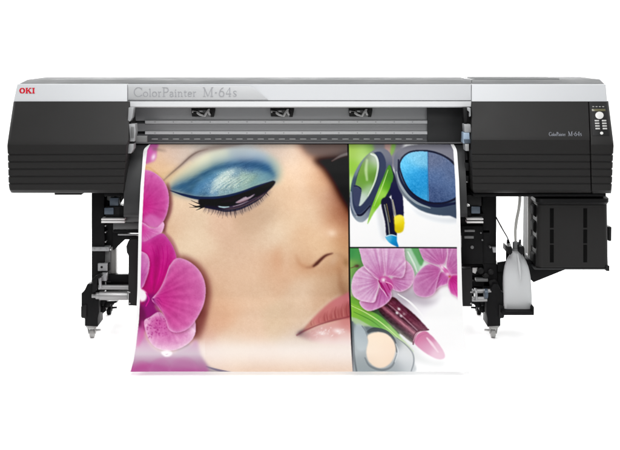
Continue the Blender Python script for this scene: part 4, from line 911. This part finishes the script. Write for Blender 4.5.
# bottle holder
bh = MB(); bh.prism([(496.6, 265), (500, 263), (506, 264), (506, 312.5), (499.5, 312.5), (497, 296)], .16, .24, .002); bh.box(497, 300, 501.5, 317, .1, .16, .002)
BH = bh.build('bottle_holder', 'black', PR)
MB().prism([(497.6, 262.4), (506, 261), (506, 248), (509.4, 246.6), (509.4, 251.6), (521.5, 251.6), (521.5, 247), (524.4, 248), (524.8, 258), (532, 260), (533, 272), (497.6, 272)], .145, .155, .001).build('neck_plate', 'black', BH)
for x in (508.2, 520.4): MB().box(x-.9, 239.8, x+.9, 250.4, .10, .12, .001).build('neck_fork', 'black', BH)
MB().prism([(507.6, 246.8), (512, 246.8), (512.4, 252.6), (510.6, 255), (507.2, 253)], .0, .13, .001).build('neck_clamp', 'black', BH)
MB().prism([(519.4, 246.8), (524, 246.8), (524.4, 253), (521.6, 255), (519.6, 252.6)], .0, .13, .001).build('neck_clamp', 'black', BH)
MB().box(502.8, 311.6, 534.0, 315.2, -.01, .15, .002).build('tray', 'black', BH)
MB().prism([(532.4, 308.6), (534.0, 306.8), (534.0, 314), (532.4, 314)], -.008, .15, .001).build('tray_rim', 'black', BH)
def curve_tube(name, pts, r, mat):
    q = []
    for a, b, Y in pts: q.append(W(a, b, Y))
    out = []; m = len(q)
    for i in range(m-1):
        p0, p1, p2, p3 = q[max(i-1, 0)], q[i], q[i+1], q[min(i+2, m-1)]
        for k in range(8):
            t_ = k/8; out.append(.5*(2*p1+(p2-p0)*t_+(2*p0-5*p1+4*p2-p3)*t_*t_+(3*p1-p0-3*p2+p3)*t_**3))
    out.append(q[-1]); return MB().tube(out, r, 10).build(name, mat, PR)
curve_tube('waste_tube', [(519.6, 193, .07), (519.8, 200, .07), (518.6, 210, .07), (516.6, 220, .07), (515.4, 231, .07), (515.6, 243, .07), (515.7, 248, .07)], .0072, 'tube')
curve_tube('sensor_cable', [(496, 217, .11), (498.6, 222, .09), (503, 230, .09), (507.6, 238, .09), (511, 247, .085), (512.4, 251, .08)], .0032, 'black')

# ---------------------------------------------------------------- waste bottle on the tray
c0 = W(517.4, 311.6, .07)
BT = empty('waste_bottle', (c0.x, .07, c0.z)); tag(BT, 'milky white waste bottle with a grey neck in the black holder below the tube', 'bottle')
def bottle():
    """rounded-square body with a sloping shoulder and round neck"""
    prof = [(311.5, 13.2, .55, 12), (310.6, 14.2, .5, 13), (300, 14.3, .5, 13), (284, 14.0, .5, 13), (277, 13.7, .55, 12.6), (271, 12.9, .62, 12), (266, 11.8, .70, 11.2), (261, 10.0, .8, 9.6), (257, 8.0, .9, 7.8), (254, 6.0, .97, 6), (252.4, 4.9, 1, 4.9), (249.6, 4.6, 1, 4.6)]
    v, f = [], []; n = 36
    for py, w, sq, dp in prof:
        z = W(0, py, .07).z; cx = c0.x+M(np.interp(py, [250, 311], [-1.5, .3]))
        for k in range(n):
            a = 2*math.pi*k/n; ca, sa = math.cos(a), math.sin(a); e = .35+.65*sq if sq < 1 else 1
            e = sq
            x = math.copysign(abs(ca)**e, ca)*M(w, .07); y = math.copysign(abs(sa)**e, sa)*M(dp*.45, .07)
            v.append((cx+x, .07+y, z))
    for i in range(len(prof)-1):
        for k in range(n): f.append((i*n+k, i*n+(k+1) % n, (i+1)*n+(k+1) % n, (i+1)*n+k))
    f += [tuple(range(n)), tuple(range((len(prof)-1)*n, len(prof)*n))]
    b = MB(); b.geo(v, f); return b.build('body', 'bottle', BT, 40)
bottle()
MB().tube([W(516.6, 253, .07)+Vector((0, -.030, 0)), W(517.4, 262, .07)+Vector((0, -.046, 0)), W(517.8, 270, .07)+Vector((0, -.059, 0)), W(518.0, 277, .07)+Vector((0, -.062, 0))], [.004, .007, .006, .002], 12).build('handle_ridge', 'bottle', BT)
cp = MB(); cx, cz = c0.x+M(-1.5), 0
zc = lambda py: W(0, py, .07).z
cp.tube([(cx, .07, zc(250.4)), (cx, .07, zc(250)), (cx, .07, zc(248.4)), (cx, .07, zc(248.2)), (cx, .07, zc(242)), (cx, .07, zc(241.4))], [.022, .0225, .0225, .0175, .0175, .015], 24)
cp.build('cap', 'cap', BT)

# ---------------------------------------------------------------- the printed sheet
EXPO = 1.64                                                      # light falling on the sheet
def printed_sheet():
    art = paint_print()
    NU, NV = 600, 430
    vy = np.linspace(142.6, 371.6, NV)
    Y = np.interp(vy, SY, SD)
    k = np.exp(-.5*(np.arange(-9, 10)/4.0)**2); k /= k.sum(); Y = np.convolve(np.pad(Y, 9, mode='edge'), k, 'valid')
    Lp = np.interp(vy, [143, 144, 145, 147, 150, 160, 170, 185, 225, 290, 320, 345, 360, 372], [153.5, 150.5, 147.8, 145, 143.4, 142.6, 142, 140.6, 138.7, 137.5, 136, 133.6, 132, 129.4])
    Rp = np.interp(vy, [143, 145, 150, 180, 210, 255, 300, 330, 350, 360, 372], [452, 454.6, 457, 459, 459.9, 461, 462.2, 464, 467, 469.6, 473])
    Lp = np.convolve(np.pad(Lp, 9, mode='edge'), k, 'valid'); Rp = np.convolve(np.pad(Rp, 9, mode='edge'), k, 'valid')
    u = np.linspace(0, 1, NU)
    d = DCAM+Y
    PXm = Lp[:, None]+(Rp-Lp)[:, None]*u[None, :]; PYm = np.repeat(vy[:, None], NU, 1)
    X = (PXm-CX)*d[:, None]/FPX; Z = HCAM-(PYm-HZ)*d[:, None]/FPX
    Yg = np.repeat(Y[:, None], NU, 1)
    # real paper: faint ripples, edges lifting a little
    Yg = Yg+.0012*np.sin(u*9+1)[None, :]*np.clip((PYm-170)/100, 0, 1)-.004*(np.abs(2*u-1)**6)[None, :]*np.clip((PYm-150)/60, 0, 1)
    co = np.stack([X, Yg, Z], -1).reshape(-1, 3).astype(np.float32)
    # ink lookup (bilinear)
    fx = np.clip((PXm-PX0)*PS-.5, 0, PWID-1.001); fy = np.clip((PYm-PY0)*PS-.5, 0, PHEI-1.001)
    ix, iy = fx.astype(int), fy.astype(int); tx, ty = (fx-ix)[..., None], (fy-iy)[..., None]
    c_ = (art[iy, ix]*(1-tx)+art[iy, ix+1]*tx)*(1-ty)+(art[iy+1, ix]*(1-tx)+art[iy+1, ix+1]*tx)*ty
    c_ = c_/255.0; linc = np.where(c_ <= .04045, c_/12.92, ((c_+.055)/1.055)**2.4)
    linc = np.clip((linc-.014*(1-linc)**3)/EXPO, .0015, .578)
    rgba = np.ones((NU*NV, 4), np.float32); rgba[:, :3] = linc.reshape(-1, 3)
    i = np.arange(NV-1)[:, None]*NU+np.arange(NU-1)[None, :]
    quads = np.stack([i, i+NU, i+NU+1, i+1], -1).reshape(-1, 4).astype(np.int32)
    me = bpy.data.meshes.new('printed_sheet'); me.vertices.add(len(co)); me.vertices.foreach_set('co', co.ravel())
    me.loops.add(quads.size); me.loops.foreach_set('vertex_index', quads.ravel())
    me.polygons.add(len(quads)); me.polygons.foreach_set('loop_start', np.arange(0, quads.size, 4, dtype=np.int32)); me.polygons.foreach_set('loop_total', np.full(len(quads), 4, np.int32))
    me.update(calc_edges=True); me.validate()
    at = me.color_attributes.new('ink', 'FLOAT_COLOR', 'POINT'); at.data.foreach_set('color', rgba.ravel())
    me.polygons.foreach_set('use_smooth', np.ones(len(quads), bool))
    m = bpy.data.materials.new('glossy_print'); m.use_nodes = True; nt = m.node_tree; b = nt.nodes['Principled BSDF']
    a = nt.nodes.new('ShaderNodeAttribute'); a.attribute_name = 'ink'
    n = nt.nodes.new('ShaderNodeTexNoise'); n.inputs['Scale'].default_value = 900
    bp = nt.nodes.new('ShaderNodeBump'); bp.inputs['Strength'].default_value = .04; bp.inputs['Distance'].default_value = .0005
    tc = nt.nodes.new('ShaderNodeTexCoord'); nt.links.new(tc.outputs['Object'], n.inputs['Vector']); nt.links.new(n.outputs['Fac'], bp.inputs['Height']); nt.links.new(bp.outputs['Normal'], b.inputs['Normal'])
    nt.links.new(a.outputs['Color'], b.inputs['Base Color']); b.inputs['Roughness'].default_value = .5; b.inputs['Specular IOR Level'].default_value = .045
    me.materials.append(m)
    o = bpy.data.objects.new('printed_sheet', me); COL.objects.link(o)
    tag(o, 'glossy sheet printed with a made up face, orchids and cosmetics, hanging from the printer', 'print')
printed_sheet()

# ---------------------------------------------------------------- light and camera
w = bpy.data.worlds.new('World'); SC.world = w; w.use_nodes = True
bg = w.node_tree.nodes['Background']; bg.inputs['Color'].default_value = (1, 1, 1, 1); bg.inputs['Strength'].default_value = .42
def area(name, loc, target, sx, sy, power):
    l = bpy.data.lights.new(name, 'AREA'); l.shape = 'RECTANGLE'; l.size = sx; l.size_y = sy; l.energy = power
    o = bpy.data.objects.new(name, l); COL.objects.link(o); o.location = loc
    o.rotation_euler = (Vector(target)-Vector(loc)).to_track_quat('-Z', 'Y').to_euler()
    return o
area('overhead_softbox', (0, -1.6, 4.0), (0, -.4, .6), 2.6, 2.4, 190)
area('front_softbox', (-.1, -3.9, 3.1), (0, 0, .7), 1.3, .9, 52)
area('floor_fill', (0, 3.0, 1.0), (0, -.2, 0), 4.5, .8, 240)  # added lamp behind the printer, lightens the shade beneath it
area('backdrop_fill', (-5.2, 1.4, 4.2), (-2.2, 5.0, 2.0), 2.4, 1.2, 230)  # unseen pair added to keep the sweep white
area('backdrop_fill', (5.2, 1.4, 4.2), (2.2, 5.0, 2.0), 2.4, 1.2, 230)
cam = bpy.data.cameras.new('camera'); co = bpy.data.objects.new('camera', cam); COL.objects.link(co); SC.camera = co
co.location = (0, -DCAM, HCAM); co.rotation_euler = (R(90), 0, 0)
cam.sensor_width = 36; cam.lens = 36*FPX/620.0; cam.shift_y = -(225.0-HZ)/620.0; cam.clip_end = 100; cam.clip_start = .05
SC.view_settings.view_transform = 'Standard'; SC.view_settings.look = 'None'; SC.view_settings.exposure = 0; SC.view_settings.gamma = 1
